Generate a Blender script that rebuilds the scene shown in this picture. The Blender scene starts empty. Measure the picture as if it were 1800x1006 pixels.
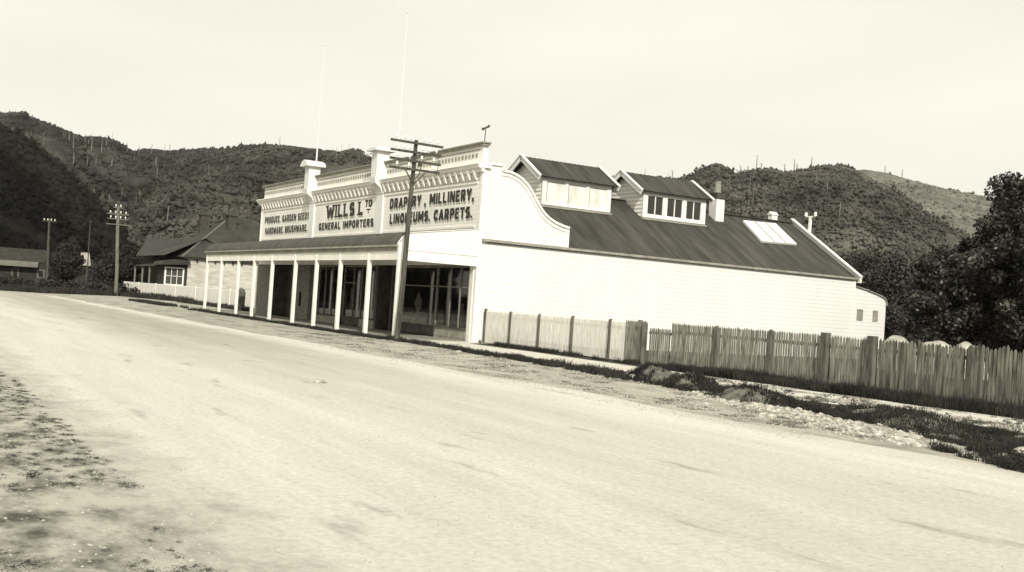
import bpy, bmesh, math, random
import numpy as np
from mathutils import Vector, Matrix
random.seed(7); rng = np.random.default_rng(11)
S = bpy.context.scene
COL = S.collection
PI = math.pi

# ------------------------------------------------------------------ materials
def tint(g):
    k = min(1,max(0,(g-.3)/.5)); return (g, g*(.965+.010*k), g*(.80+.10*k), 1)
def mat(name, lo, hi=None, scale=6.0, rough=0.85, spec=0.25, stretch=(1,1,1), detail=6.0, bump=0.0, bscale=None, p0=0.35, p1=0.65, big=None):
    m = bpy.data.materials.new(name); m.use_nodes = True
    nt = m.node_tree; N = nt.nodes; Lk = nt.links
    b = N['Principled BSDF']; b.inputs['Roughness'].default_value = rough
    b.inputs['Specular IOR Level'].default_value = spec
    if hi is None: hi = lo
    tc = N.new('ShaderNodeTexCoord'); mp = N.new('ShaderNodeMapping'); mp.inputs['Scale'].default_value = stretch
    Lk.new(tc.outputs['Object'], mp.inputs['Vector'])
    n = N.new('ShaderNodeTexNoise'); n.inputs['Scale'].default_value = scale; n.inputs['Detail'].default_value = detail
    n.inputs['Roughness'].default_value = 0.6
    Lk.new(mp.outputs['Vector'], n.inputs['Vector'])
    r = N.new('ShaderNodeValToRGB'); r.color_ramp.elements[0].position = p0; r.color_ramp.elements[1].position = p1
    r.color_ramp.elements[0].color = tint(lo); r.color_ramp.elements[1].color = tint(hi)
    Lk.new(n.outputs['Fac'], r.inputs['Fac']); out = r.outputs['Color']
    if big:                                             # second, larger patchiness: (scale, darkest multiplier)
        n2 = N.new('ShaderNodeTexNoise'); n2.inputs['Scale'].default_value = big[0]; n2.inputs['Detail'].default_value = 5
        Lk.new(mp.outputs['Vector'], n2.inputs['Vector'])
        r2 = N.new('ShaderNodeValToRGB'); r2.color_ramp.elements[0].position = .4; r2.color_ramp.elements[1].position = .6
        r2.color_ramp.elements[0].color = (big[1],)*3+(1,); r2.color_ramp.elements[1].color = (1,1,1,1)
        Lk.new(n2.outputs['Fac'], r2.inputs['Fac'])
        mx = N.new('ShaderNodeMix'); mx.data_type = 'RGBA'; mx.blend_type = 'MULTIPLY'; mx.inputs['Factor'].default_value = 1
        Lk.new(out, mx.inputs['A']); Lk.new(r2.outputs['Color'], mx.inputs['B']); out = mx.outputs['Result']
    Lk.new(out, b.inputs['Base Color'])
    if bump:
        nb = N.new('ShaderNodeTexNoise'); nb.inputs['Scale'].default_value = bscale or scale*3; nb.inputs['Detail'].default_value = 8
        Lk.new(mp.outputs['Vector'], nb.inputs['Vector'])
        bp = N.new('ShaderNodeBump'); bp.inputs['Distance'].default_value = bump; bp.inputs['Strength'].default_value = 1
        Lk.new(nb.outputs['Fac'], bp.inputs['Height']); Lk.new(bp.outputs['Normal'], b.inputs['Normal'])
    return m
M = {}
def clean_paint(name, a, b):
    m = mat(name, a, b, .7, .6, .3, (1,1,.35), detail=10)
    for n in m.node_tree.nodes:
        if n.type=='VALTORGB':
            for e in n.color_ramp.elements: c=e.color; e.color=(c[0],c[0]*.99,c[0]*.945,1)
    return m
M['white']   = clean_paint('white_paint', .72, .77)
M['facade']  = mat('facade_paint', .80, .90, 1.6, .6, .3, (1,1,.6), big=(.5,.93))
M['trim']    = mat('trim_paint', .76, .86, 3, .55, .3)
M['oldpaint']= mat('weathered_paint', .15, .26, 2.5, .8, .2, (1,1,3))
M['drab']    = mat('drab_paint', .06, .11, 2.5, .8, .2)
M['panel']   = mat('panel_paint', .24, .36, 3, .7, .2)
M['iron']    = mat('roof_iron', .042, .088, 1.1, .8, .2, (.3,2.0,.3), detail=12, big=(1.6,.72), p0=.3, p1=.7)
M['iron2']   = mat('veranda_iron', .04, .10, 1.5, .7, .3, (2.2,.2,.2), p0=.3, p1=.7)
M['houseiron'] = mat('house_iron', .032, .055, .8, .8, .2)
M['paleiron']= mat('pale_iron', .22, .34, .8, .8, .2)
M['sign']    = mat('letter_paint', .035, .06, 5, .7, .2)
M['shade']   = mat('letter_shadow_paint', .36, .46, 5, .7, .2)
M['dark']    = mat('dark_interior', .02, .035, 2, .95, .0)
M['goods']   = mat('shop_goods', .10, .30, 1.6, .9, .1, p0=.3, p1=.7)
M['cloth']   = mat('display_cloth', .14, .26, 9, .9, .1)
M['blind']   = mat('window_blind', .55, .8, 2.2, .9, .1, (1,1,.4), p0=.3, p1=.6)
M['pole']    = mat('weathered_pole', .035, .13, 2.5, .9, .15, (6,6,.6), bump=.01, bscale=10, p0=.35, p1=.7)
M['palepole']= mat('pale_pole', .10, .22, 3, .9, .15, (5,5,.8))
M['china']   = mat('porcelain', .75, .85, 3, .25, .5)
M['metal']   = mat('dark_metal', .04, .07, 8, .6, .4)
M['picket']  = mat('grey_pickets', .09, .36, 5.5, .9, .1, (2.2,2.2,.35), bump=.003, bscale=30, p0=.3, p1=.68)
M['picketpale'] = mat('pale_pickets', .60, .78, 5.5, .9, .1, (2.2,2.2,.35))
M['picketdark']  = mat('dark_pickets', .06, .30, 4.5, .9, .1, (2.6,2.6,.3), bump=.003, bscale=30, p0=.36, p1=.72)
M['post']    = mat('fence_post', .06, .16, 5, .95, .1, (2,2,.4), bump=.004)
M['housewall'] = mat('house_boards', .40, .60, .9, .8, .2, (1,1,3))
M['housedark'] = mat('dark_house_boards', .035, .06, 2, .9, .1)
M['brick']   = mat('sooty_brick', .04, .09, 6, .95, .1)
M['dimiron']= mat('dim_iron', .10, .16, .8, .8, .2)
M['farwall'] = mat('grey_boards', .03, .05, 1.5, .95, .1)
M['trunk']   = mat('bark', .035, .08, 3, .95, .1, (3,3,.5), bump=.02)
M['deadwood']= mat('dead_wood', .10, .24, .08, .95, .1)
M['leaf']    = mat('leaves', .012, .11, 1.1, .45, .4, p0=.36, p1=.78)
M['leafdark']= mat('dark_leaves', .014, .035, .8, .6, .3)
M['leafmid'] = mat('mid_leaves', .022, .09, .35, .6, .3, p0=.3, p1=.75)
M['grass']   = mat('grass_blades', .010, .055, 1.3, .8, .2, p0=.3, p1=.75)
M['grasspale']= mat('dry_grass_blades', .07, .26, 1.3, .85, .1)
M['stone']   = mat('pale_stones', .20, .58, 5, .9, .2, bump=.01, bscale=12)
M['soil']    = mat('soil', .05, .20, 3.2, .95, .1, bump=.05, bscale=9)
M['hay']     = mat('hay', .28, .5, 2.5, .95, .1, (1,1,2), bump=.05, bscale=8)

def glass_mat():
    m = bpy.data.materials.new('window_glass'); m.use_nodes = True
    nt = m.node_tree; N = nt.nodes; L = nt.links; N.clear()
    o = N.new('ShaderNodeOutputMaterial'); mx = N.new('ShaderNodeMixShader'); t = N.new('ShaderNodeBsdfTransparent'); g = N.new('ShaderNodeBsdfGlossy')
    t.inputs['Color'].default_value = (.8,.8,.76,1); g.inputs['Roughness'].default_value = .03; g.inputs['Color'].default_value = (1,1,1,1)
    fr = N.new('ShaderNodeFresnel'); fr.inputs['IOR'].default_value = 1.4
    L.new(fr.outputs[0], mx.inputs[0]); L.new(t.outputs[0], mx.inputs[1]); L.new(g.outputs[0], mx.inputs[2]); L.new(mx.outputs[0], o.inputs['Surface'])
    return m
M['glass'] = glass_mat()

# ------------------------------------------------------------------ mesh builder
class MB:
    def __init__(s): s.v = []; s.f = []
    def box(s, x0,x1,y0,y1,z0,z1):
        b = len(s.v)
        s.v += [(x0,y0,z0),(x1,y0,z0),(x1,y1,z0),(x0,y1,z0),(x0,y0,z1),(x1,y0,z1),(x1,y1,z1),(x0,y1,z1)]
        s.f += [(b,b+3,b+2,b+1),(b+4,b+5,b+6,b+7),(b,b+1,b+5,b+4),(b+1,b+2,b+6,b+5),(b+2,b+3,b+7,b+6),(b+3,b,b+4,b+7)]
        return s
    def quad(s, *p):
        b = len(s.v); s.v += list(p); s.f.append(tuple(range(b,b+len(p)))); return s
    def prism(s, pts, ax, a0, a1):
        """polygon pts (2 coords, remaining axes in order) extruded along axis ax"""
        def mk(p, a):
            q = list(p); q.insert(ax, a); return tuple(q)
        b = len(s.v); n = len(pts)
        s.v += [mk(p,a0) for p in pts] + [mk(p,a1) for p in pts]
        s.f += [tuple(range(b,b+n)), tuple(range(b+2*n-1,b+n-1,-1))]
        for i in range(n):
            j = (i+1)%n; s.f.append((b+i,b+j,b+n+j,b+n+i))
        return s
    def tube(s, pts, rad, n=8, cap=True):
        pts = [Vector(p) for p in pts]
        if not hasattr(rad,'__len__'): rad = [rad]*len(pts)
        b = len(s.v)
        for i,p in enumerate(pts):
            d = (pts[min(i+1,len(pts)-1)]-pts[max(i-1,0)]).normalized()
            a = d.orthogonal().normalized() if abs(d.z)>.9 or True else None
            a = d.cross(Vector((0,1,0))) if abs(d.y)<.9 else d.cross(Vector((1,0,0)))
            a.normalize(); c = d.cross(a)
            for k in range(n):
                t = 2*PI*k/n; q = p + (a*math.cos(t)+c*math.sin(t))*rad[i]; s.v.append(tuple(q))
        for i in range(len(pts)-1):
            for k in range(n):
                k2 = (k+1)%n; s.f.append((b+i*n+k,b+i*n+k2,b+(i+1)*n+k2,b+(i+1)*n+k))
        if cap:
            s.f.append(tuple(range(b+n-1,b-1,-1))); e = b+(len(pts)-1)*n; s.f.append(tuple(range(e,e+n)))
        return s
    def bar(s, p, q, w, h):
        p = Vector(p); q = Vector(q); d = (q-p).normalized()
        a = d.cross(Vector((0,0,1)))
        if a.length<.01: a = Vector((1,0,0))
        a.normalize(); c = a.cross(d)
        b = len(s.v)
        for e in (p,q):
            for sa,sc in ((-1,-1),(1,-1),(1,1),(-1,1)): s.v.append(tuple(e+a*sa*w/2+c*sc*h/2))
        s.f += [(b,b+3,b+2,b+1),(b+4,b+5,b+6,b+7)]+[(b+i,b+(i+1)%4,b+4+(i+1)%4,b+4+i) for i in range(4)]
        return s
    def lathe(s, c, prof, n=16):
        b = len(s.v)
        for r,z in prof:
            for k in range(n):
                t = 2*PI*k/n; s.v.append((c[0]+r*math.cos(t), c[1]+r*math.sin(t), c[2]+z))
        for i in range(len(prof)-1):
            for k in range(n):
                k2=(k+1)%n; s.f.append((b+i*n+k,b+i*n+k2,b+(i+1)*n+k2,b+(i+1)*n+k))
        return s
    def build(s, name, m, parent=None, off=(0,0,0), smooth=False):
        me = bpy.data.meshes.new(name)
        me.from_pydata([(x-off[0],y-off[1],z-off[2]) for x,y,z in s.v], [], s.f); me.validate(); me.update()
        if m: me.materials.append(m)
        if smooth:
            for p in me.polygons: p.use_smooth = True
        o = bpy.data.objects.new(name, me); COL.objects.link(o)
        if parent: o.parent = parent
        return o
def tag(o, label=None, cat=None, group=None, kind=None):
    if label: o['label'] = label
    if cat: o['category'] = cat
    if group: o['group'] = group
    if kind: o['kind'] = kind
    return o
def empty(name, loc, label, cat, group=None):
    o = bpy.data.objects.new(name, None); COL.objects.link(o); o.location = loc; o.empty_display_size = .3
    return tag(o, label, cat, group)
class T:
    """a thing: empty at base; parts given in world coordinates"""
    def __init__(s, name, loc, label, cat, group=None):
        s.loc = loc; s.e = empty(name, loc, label, cat, group)
    def part(s, name, mb, m, parent=None, smooth=False):
        o = mb.build(name, m, parent or s.e, s.loc, smooth); return o
def np_mesh(name, V, F, m, smooth=False, parent=None):
    V = np.asarray(V, dtype=np.float32); F = np.asarray(F, dtype=np.int32); k = F.shape[1]
    me = bpy.data.meshes.new(name); me.vertices.add(len(V)); me.vertices.foreach_set('co', V.ravel())
    me.loops.add(F.size); me.loops.foreach_set('vertex_index', F.ravel())
    me.polygons.add(len(F)); me.polygons.foreach_set('loop_start', np.arange(0,F.size,k,dtype=np.int32))
    me.polygons.foreach_set('loop_total', np.full(len(F),k,dtype=np.int32))
    if smooth: me.polygons.foreach_set('use_smooth', np.ones(len(F),dtype=bool))
    me.update(calc_edges=True); me.materials.append(m)
    o = bpy.data.objects.new(name, me); COL.objects.link(o)
    if parent: o.parent = parent
    return o
# numpy value noise
_P = rng.random((256,256)).astype(np.float64)
def vn(x, y):
    xi = np.floor(x).astype(int); yi = np.floor(y).astype(int); fx = x-xi; fy = y-yi
    fx = fx*fx*(3-2*fx); fy = fy*fy*(3-2*fy)
    a=_P[xi%256,yi%256]; b=_P[(xi+1)%256,yi%256]; c=_P[xi%256,(yi+1)%256]; d=_P[(xi+1)%256,(yi+1)%256]
    return (a*(1-fx)+b*fx)*(1-fy)+(c*(1-fx)+d*fx)*fy
def fbm(x, y, o=4, g=.5):
    s = 0; a = 1; t = 0
    for i in range(o):
        s = s+a*vn(x+17.3*i, y+5.1*i); t += a; a *= g; x = x*2.03; y = y*2.03
    return s/t
def lap(mb, axis, c, out, u0, u1, z0, z1, pitch=.2, d=.018, umax=None, umin=None):
    """lapped weatherboards on plane axis=c facing out(+1/-1), running along the other horizontal axis"""
    z = z0
    while z < z1-1e-4:
        zt = min(z+pitch, z1)
        a = umin((z+zt)/2) if umin else u0; b = umax((z+zt)/2) if umax else u1
        if b > a:
            def P(u, zz, o): return (c+out*o, u, zz) if axis==0 else (u, c+out*o, zz)
            mb.quad(P(a,z,d),P(b,z,d),P(b,zt,.002),P(a,zt,.002))
            mb.quad(P(a,z,0),P(b,z,0),P(b,z,d),P(a,z,d))
        z = zt
    return mb

# ------------------------------------------------------------------ camera
CX,CY,CZ = 36.373,-20.21,1.65
yaw,pitch,roll = math.radians(31.052),math.radians(.994),math.radians(3.763)
a = Vector((-math.cos(yaw)*math.cos(pitch), math.sin(yaw)*math.cos(pitch), math.sin(pitch)))
r0 = Vector((math.sin(yaw), math.cos(yaw), 0)); u0 = r0.cross(a)
r = r0*math.cos(roll)+u0*math.sin(roll); u = -r0*math.sin(roll)+u0*math.cos(roll)
cd = bpy.data.cameras.new('camera'); cam = bpy.data.objects.new('camera', cd); COL.objects.link(cam)
mw = Matrix((r,u,-a)).transposed().to_4x4(); mw.translation = (CX,CY,CZ); cam.matrix_world = mw
cd.sensor_width = 36; cd.lens = 1828.2/1800*36; cd.clip_end = 6000; cd.clip_start = .1
S.camera = cam

# ------------------------------------------------------------------ light and sky
SUN_EL, SUN_AZ = math.radians(33), math.radians(-20)      # azimuth from +X towards +Y
w = bpy.data.worlds.new('World'); S.world = w; w.use_nodes = True
N = w.node_tree.nodes; Lk = w.node_tree.links; bg = N['Background']
sky = N.new('ShaderNodeTexSky'); sky.sky_type = 'NISHITA'; sky.sun_disc = False
sky.sun_elevation = SUN_EL; sky.sun_rotation = PI/2-SUN_AZ; sky.dust_density = 3
bw = N.new('ShaderNodeRGBToBW'); Lk.new(sky.outputs[0], bw.inputs[0])
# thin bright overcast: the sky's own luminance, veiled by a cream cloud sheet
tc = N.new('ShaderNodeTexCoord'); mp = N.new('ShaderNodeMapping'); mp.inputs['Scale'].default_value = (1.2,1.2,5)
nz = N.new('ShaderNodeTexNoise'); nz.inputs['Scale'].default_value = 2.2; nz.inputs['Detail'].default_value = 5
Lk.new(tc.outputs['Generated'], mp.inputs[0]); Lk.new(mp.outputs[0], nz.inputs['Vector'])
rp = N.new('ShaderNodeMapRange'); rp.inputs['From Min'].default_value=.3; rp.inputs['From Max'].default_value=.7
rp.inputs['To Min'].default_value=8.5; rp.inputs['To Max'].default_value=9.2; Lk.new(nz.outputs['Fac'], rp.inputs['Value'])
m1 = N.new('ShaderNodeMath'); m1.operation='MULTIPLY_ADD'; m1.inputs[1].default_value=.06; Lk.new(bw.outputs[0], m1.inputs[0]); Lk.new(rp.outputs[0], m1.inputs[2])
vm = N.new('ShaderNodeVectorMath'); vm.operation='SCALE'; vm.inputs[0].default_value=(1,.970,.850); Lk.new(m1.outputs[0], vm.inputs['Scale'])
Lk.new(vm.outputs[0], bg.inputs['Color']); bg.inputs['Strength'].default_value = .1
sd = bpy.data.lights.new('sun','SUN'); sd.energy = 3.7; sd.angle = math.radians(.6); sd.color = (1,.962,.875)
so = bpy.data.objects.new('sun', sd); COL.objects.link(so)
sv = Vector((math.cos(SUN_EL)*math.cos(SUN_AZ), math.cos(SUN_EL)*math.sin(SUN_AZ), math.sin(SUN_EL)))
so.rotation_euler = sv.to_track_quat('Z','Y').to_euler(); so.location = (20,20,40)
S.view_settings.view_transform = 'Standard'; S.view_settings.look = 'None'; S.view_settings.exposure = 0.10; S.view_settings.gamma = 1

# ------------------------------------------------------------------ ground
def sheet_grid(name, xs, ys, zf, m, label=None):
    X,Y = np.meshgrid(xs, ys); Z = zf(X,Y); V = np.stack([X,Y,Z],-1).reshape(-1,3)
    nx,ny = len(xs),len(ys); i = np.arange(ny-1)[:,None]*nx+np.arange(nx-1)[None,:]; i = i.ravel()
    F = np.stack([i,i+1,i+nx+1,i+nx],1)
    o = np_mesh(name, V, F, m, True); tag(o, kind='structure'); return o

M['ground'] = mat('rough_ground', .030, .10, .8, .95, .1, p0=.3, p1=.7, bump=.05, bscale=3)
def unused_gravel():
    """pale gravel verges with earthy specks"""
    m = mat('gravel_verge', .30, .48, .9, .95, .1, (.45,1,1), detail=12, bump=.02, bscale=7, p0=.38, p1=.56, big=(.35,.86))
    return m
M['gravel'] = mat('gravel_verge', .23, .42, 1.3, .95, .1, (.6,1,1), detail=14, bump=.02, bscale=7, p0=.36, p1=.54, big=(.45,.84))
def road_material():
    m = bpy.data.materials.new('road_gravel'); m.use_nodes = True
    nt = m.node_tree; N = nt.nodes; L = nt.links; b = N['Principled BSDF']; b.inputs['Roughness'].default_value = .95; b.inputs['Specular IOR Level'].default_value=.1
    tc = N.new('ShaderNodeTexCoord'); sx = N.new('ShaderNodeSeparateXYZ'); L.new(tc.outputs['Object'], sx.inputs[0])
    # wander the wheel-worn bands
    n = N.new('ShaderNodeTexNoise'); n.inputs['Scale'].default_value = .16; n.inputs['Detail'].default_value = 3; L.new(tc.outputs['Object'], n.inputs['Vector'])
    ad = N.new('ShaderNodeMath'); ad.operation='MULTIPLY_ADD'; ad.inputs[1].default_value = 2.4; L.new(n.outputs['Fac'], ad.inputs[0]); L.new(sx.outputs['Y'], ad.inputs[2])
    mr = N.new('ShaderNodeMapRange'); mr.inputs['From Min'].default_value=-19.0+1.2; mr.inputs['From Max'].default_value=-8.0+1.2; L.new(ad.outputs[0], mr.inputs['Value'])
    cr = N.new('ShaderNodeValToRGB'); e = cr.color_ramp.elements
    def val(p, g, i):
        if i<2: e[i].position=p; e[i].color=tint(g)
        else: k=e.new(p); k.color=tint(g)
    pts = [(0.0,.53),(.10,.60),(.20,.565),(.27,.60),(.36,.575),(.46,.47),(.52,.42),(.57,.44),(.63,.375),(.70,.40),(.76,.385),(.81,.45),(.87,.60),(.93,.60),(1.0,.44)]
    e[0].position=0; e[0].color=tint(pts[0][1]); e[1].position=1; e[1].color=tint(pts[-1][1])
    for p,g in pts[1:-1]: k = e.new(p); k.color = tint(g)
    L.new(mr.outputs[0], cr.inputs[0])
    cr2 = N.new('ShaderNodeValToRGB'); e2 = cr2.color_ramp.elements
    pts2 = [(0,.53),(.12,.61),(.30,.58),(.36,.60),(.44,.56),(.50,.545),(.54,.575),(.60,.54),(.66,.57),(.72,.55),(.78,.57),(.84,.63),(.93,.62),(1,.48)]
    e2[0].position=0; e2[0].color=tint(pts2[0][1]); e2[1].position=1; e2[1].color=tint(pts2[-1][1])
    for p,g in pts2[1:-1]: k = e2.new(p); k.color = tint(g)
    L.new(mr.outputs[0], cr2.inputs[0])
    mrx = N.new('ShaderNodeMapRange'); mrx.inputs['From Min'].default_value=2; mrx.inputs['From Max'].default_value=24; L.new(sx.outputs['X'], mrx.inputs['Value'])
    mxr = N.new('ShaderNodeMix'); mxr.data_type='RGBA'; L.new(mrx.outputs[0],mxr.inputs['Factor']); L.new(cr.outputs[0],mxr.inputs['A']); L.new(cr2.outputs[0],mxr.inputs['B'])
    # speckle and long faint streaks along the road
    n2 = N.new('ShaderNodeTexNoise'); n2.inputs['Scale'].default_value=14; n2.inputs['Detail'].default_value=12; n2.inputs['Roughness'].default_value=.75; L.new(tc.outputs['Object'], n2.inputs['Vector'])
    mp = N.new('ShaderNodeMapping'); mp.inputs['Scale'].default_value=(.12,1.1,1); L.new(tc.outputs['Object'], mp.inputs[0])
    n3 = N.new('ShaderNodeTexNoise'); n3.inputs['Scale'].default_value=1.6; n3.inputs['Detail'].default_value=9; n3.inputs['Roughness'].default_value=.65; L.new(mp.outputs[0], n3.inputs['Vector'])
    r2 = N.new('ShaderNodeMapRange'); r2.inputs['From Min'].default_value=.25; r2.inputs['From Max'].default_value=.75; r2.inputs['To Min'].default_value=.74; r2.inputs['To Max'].default_value=1.2; L.new(n2.outputs['Fac'], r2.inputs['Value'])
    r3 = N.new('ShaderNodeMapRange'); r3.inputs['From Min'].default_value=.3; r3.inputs['From Max'].default_value=.7; r3.inputs['To Min'].default_value=.90; r3.inputs['To Max'].default_value=1.08; L.new(n3.outputs['Fac'], r3.inputs['Value'])
    # sparse damp patches
    mp4 = N.new('ShaderNodeMapping'); mp4.inputs['Scale'].default_value=(.45,1.7,1); L.new(tc.outputs['Object'], mp4.inputs[0])
    n4 = N.new('ShaderNodeTexNoise'); n4.inputs['Scale'].default_value=1.1; n4.inputs['Detail'].default_value=10; L.new(mp4.outputs[0], n4.inputs['Vector'])
    r4 = N.new('ShaderNodeMapRange'); r4.inputs['From Min'].default_value=.625; r4.inputs['From Max'].default_value=.74; r4.inputs['To Min'].default_value=1; r4.inputs['To Max'].default_value=.58; L.new(n4.outputs['Fac'], r4.inputs['Value'])
    a1 = N.new('ShaderNodeMath'); a1.operation='MULTIPLY'; L.new(r2.outputs[0],a1.inputs[0]); L.new(r3.outputs[0],a1.inputs[1])
    a2 = N.new('ShaderNodeMath'); a2.operation='MULTIPLY'; L.new(a1.outputs[0],a2.inputs[0]); L.new(r4.outputs[0],a2.inputs[1])
    vm = N.new('ShaderNodeVectorMath'); vm.operation='SCALE'; L.new(mxr.outputs['Result'], vm.inputs[0]); L.new(a2.outputs[0], vm.inputs['Scale'])
    # rough shoulder beyond the camera-side edge of the carriageway
    nw = N.new('ShaderNodeTexNoise'); nw.inputs['Scale'].default_value=.8; nw.inputs['Detail'].default_value=9; nw.inputs['Roughness'].default_value=.65; L.new(tc.outputs['Object'], nw.inputs['Vector'])
    aw = N.new('ShaderNodeMath'); aw.operation='MULTIPLY_ADD'; aw.inputs[1].default_value=2.2; L.new(nw.outputs['Fac'],aw.inputs[0]); L.new(sx.outputs['Y'],aw.inputs[2])
    mw_ = N.new('ShaderNodeMapRange'); mw_.inputs['From Min'].default_value=-16.6; mw_.inputs['From Max'].default_value=-17.9; L.new(aw.outputs[0],mw_.inputs['Value'])
    ns = N.new('ShaderNodeTexNoise'); ns.inputs['Scale'].default_value=2.3; ns.inputs['Detail'].default_value=12; ns.inputs['Roughness'].default_value=.7
    mps = N.new('ShaderNodeMapping'); mps.inputs['Scale'].default_value=(.7,1,1); L.new(tc.outputs['Object'],mps.inputs[0]); L.new(mps.outputs[0],ns.inputs['Vector'])
    rs = N.new('ShaderNodeValToRGB'); rs.color_ramp.elements[0].position=.36; rs.color_ramp.elements[0].color=tint(.09); rs.color_ramp.elements[1].position=.58; rs.color_ramp.elements[1].color=tint(.44); L.new(ns.outputs['Fac'],rs.inputs[0])
    ms = N.new('ShaderNodeMix'); ms.data_type='RGBA'; L.new(mw_.outputs[0],ms.inputs['Factor']); L.new(vm.outputs[0],ms.inputs['A']); L.new(rs.outputs[0],ms.inputs['B'])
    L.new(ms.outputs['Result'], b.inputs['Base Color'])
    bp = N.new('ShaderNodeBump'); bp.inputs['Distance'].default_value=.016; L.new(n2.outputs['Fac'], bp.inputs['Height']); L.new(bp.outputs[0], b.inputs['Normal'])
    return m
M['road'] = road_material()
M['path'] = mat('footpath_gravel', .50, .64, 2, .95, .1, bump=.01)

g = MB().quad((-3000,-3000,0),(3000,-3000,0),(3000,3000,0),(-3000,3000,0)).build('ground', M['ground']); tag(g, kind='structure')

def far_edge(x):   # street edge of the rough grass, bending away at the far left
    return x
gv = MB()
poly = [(120,-26),(120,-3.2),(-27,-3.9),(-29.2,-3.2),(-29.4,1.4),(-50,1.6),(-64,-1.6),(-62,-5),(-57,-9),(-59,-14),(-66,-24),(-74,-34),(-64,-40),(-50,-28),(-30,-25)]
gv.v = [(x,y,.004) for x,y in poly]; gv.f = [tuple(range(len(poly)))]
o = gv.build('gravel_verge', M['gravel']); tag(o, kind='structure')
# road sheet with ragged edges
def road_strip():
    pts_f=[]; pts_n=[]
    xs = np.arange(120,-44,-.5)
    for x in xs:
        pts_f.append((x, -8.3-.012*max(0,28-x)+.5*(float(vn(np.array(x*.5),np.array(3.)))-.5)))
        pts_n.append((x, -27))
    # bend toward -Y
    cx0,cy0 = -44,-40
    for t in np.linspace(0,1.2,20):
        pts_f.append((cx0-30.9*math.sin(t), cy0+30.9*math.cos(t))); pts_n.append((cx0-21.6*math.sin(t), cy0+21.6*math.cos(t)))
    mb = MB(); n=len(pts_f)
    mb.v=[(x,y,.009) for x,y in pts_f]+[(x,y,.009) for x,y in pts_n]
    mb.f=[(i,i+1,n+i+1,n+i) for i in range(n-1)]
    return mb
o = road_strip().build('road', M['road']); tag(o, kind='structure')
def path_strip():
    mb = MB(); xs=np.arange(-28.5,60,.4); n=len(xs)
    for x in xs:
        mb.v.append((x, -.55+.25*(float(vn(np.array(x*.6),np.array(33.)))-.5) if x>.5 else 1.0, .010 if x>.5 else .03))
    for x in xs:
        yy=-3.1-.25*max(0,min(1,(4-x)/3))+.6*(float(vn(np.array(x*.5),np.array(53.)))-.5)*(1 if x>4 else .3)
        if x<.5: yy=-3.75
        mb.v.append((x, yy, .010 if x>.5 else .03))
    mb.f=[(i,i+1,n+i+1,n+i) for i in range(n-1)]
    return mb
o = path_strip().build('footpath', M['path']); tag(o, kind='structure')

# ------------------------------------------------------------------ hills
def hill(name, prof, rf, rc, m, seed, az0, az1, n_az=520, n_t=120, bump=3.0, gully=.18, crest=1.5, pw=1.12):
    az = np.linspace(az0, az1, n_az); pa = np.array([p[0] for p in prof]); pe = np.array([p[1] for p in prof])
    o_ = np.argsort(pa); el = np.interp(az, pa[o_], pe[o_])
    T_ = np.concatenate([np.linspace(0,1,n_t), np.linspace(1.01,1.5,14)])
    A,Tm = np.meshgrid(az, T_); R = rf+(rc-rf)*Tm
    X = CX+R*np.cos(np.radians(A)); Y = CY+R*np.sin(np.radians(A))
    Hc = np.tan(np.radians(np.interp(A, az, el)))*rc+CZ
    s = np.where(Tm<=1, np.clip(Tm,0,1)**pw, 1-1.1*(np.clip(Tm,1,2)-1)**1.2)
    env = np.clip(Tm,0,1)**.8*np.clip(1-Tm,0,1)**.8*2.2
    rid = 1-np.abs(fbm(X/150+seed*7, Y/150+seed*3, 4, .5)*2-1)*2.2         # rounded spurs between gullies
    lum = fbm(X/48+seed*5, Y/48+seed, 3, .5)-.5
    z = Hc*s + env*Hc*gully*(rid-.5) + env*9*lum
    # tree-canopy lumps
    c1 = np.abs(fbm(X/7.5+seed, Y/7.5, 2, .5)-.5)*2; c2 = fbm(X/3.0, Y/3.0+seed, 2, .5)-.5
    amp = np.where(Tm>.965, crest, bump)*np.clip(Tm*6,0,1)
    z = z + amp*((.5-c1)*1.1 + c2*.7)
    # never overtop the ridge line
    lim = np.tan(np.radians(np.interp(A, az, el)))*R*(.995-.10*(1-np.clip(Tm,0,1)))+CZ
    z = np.where(Tm<.97, np.minimum(z, lim), z)
    V = np.stack([X,Y,z-1],-1).reshape(-1,3); nx=n_az; ny=len(T_)
    i = (np.arange(ny-1)[:,None]*nx+np.arange(nx-1)[None,:]).ravel(); F = np.stack([i,i+1,i+nx+1,i+nx],1)
    o = np_mesh(name, V, F, m, False); tag(o, kind='structure')
    return V.reshape(ny,nx,3)
def hillmat(name, lo, hi, sc, p0=.38, p1=.64, big=(.007,.6)):
    return mat(name, lo, hi, sc, .95, .05, detail=14, p0=p0, p1=p1, big=big)
M['hillA'] = mat('bush_far', .020, .085, .05, .95, .05, (1,1,.45), detail=10, p0=.38, p1=.66, big=(.006,.55), bump=2.2, bscale=.28)
M['hillB'] = mat('bush_mid', .028, .10, .05, .95, .05, detail=10, p0=.36, p1=.66, big=(.007,.6), bump=2.2, bscale=.28)
M['hillC'] = mat('bush_right', .055, .15, .05, .95, .05, detail=10, p0=.38, p1=.66, big=(.008,.6), bump=2.2, bscale=.28)
M['hillD'] = mat('cleared_slope', .10, .21, .03, .95, .05, detail=10, p0=.35, p1=.65, bump=2.2, bscale=.28)
M['hillE'] = mat('bush_near', .003, .008, .04, .95, .05, detail=8, bump=2.2, bscale=.28)
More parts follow.
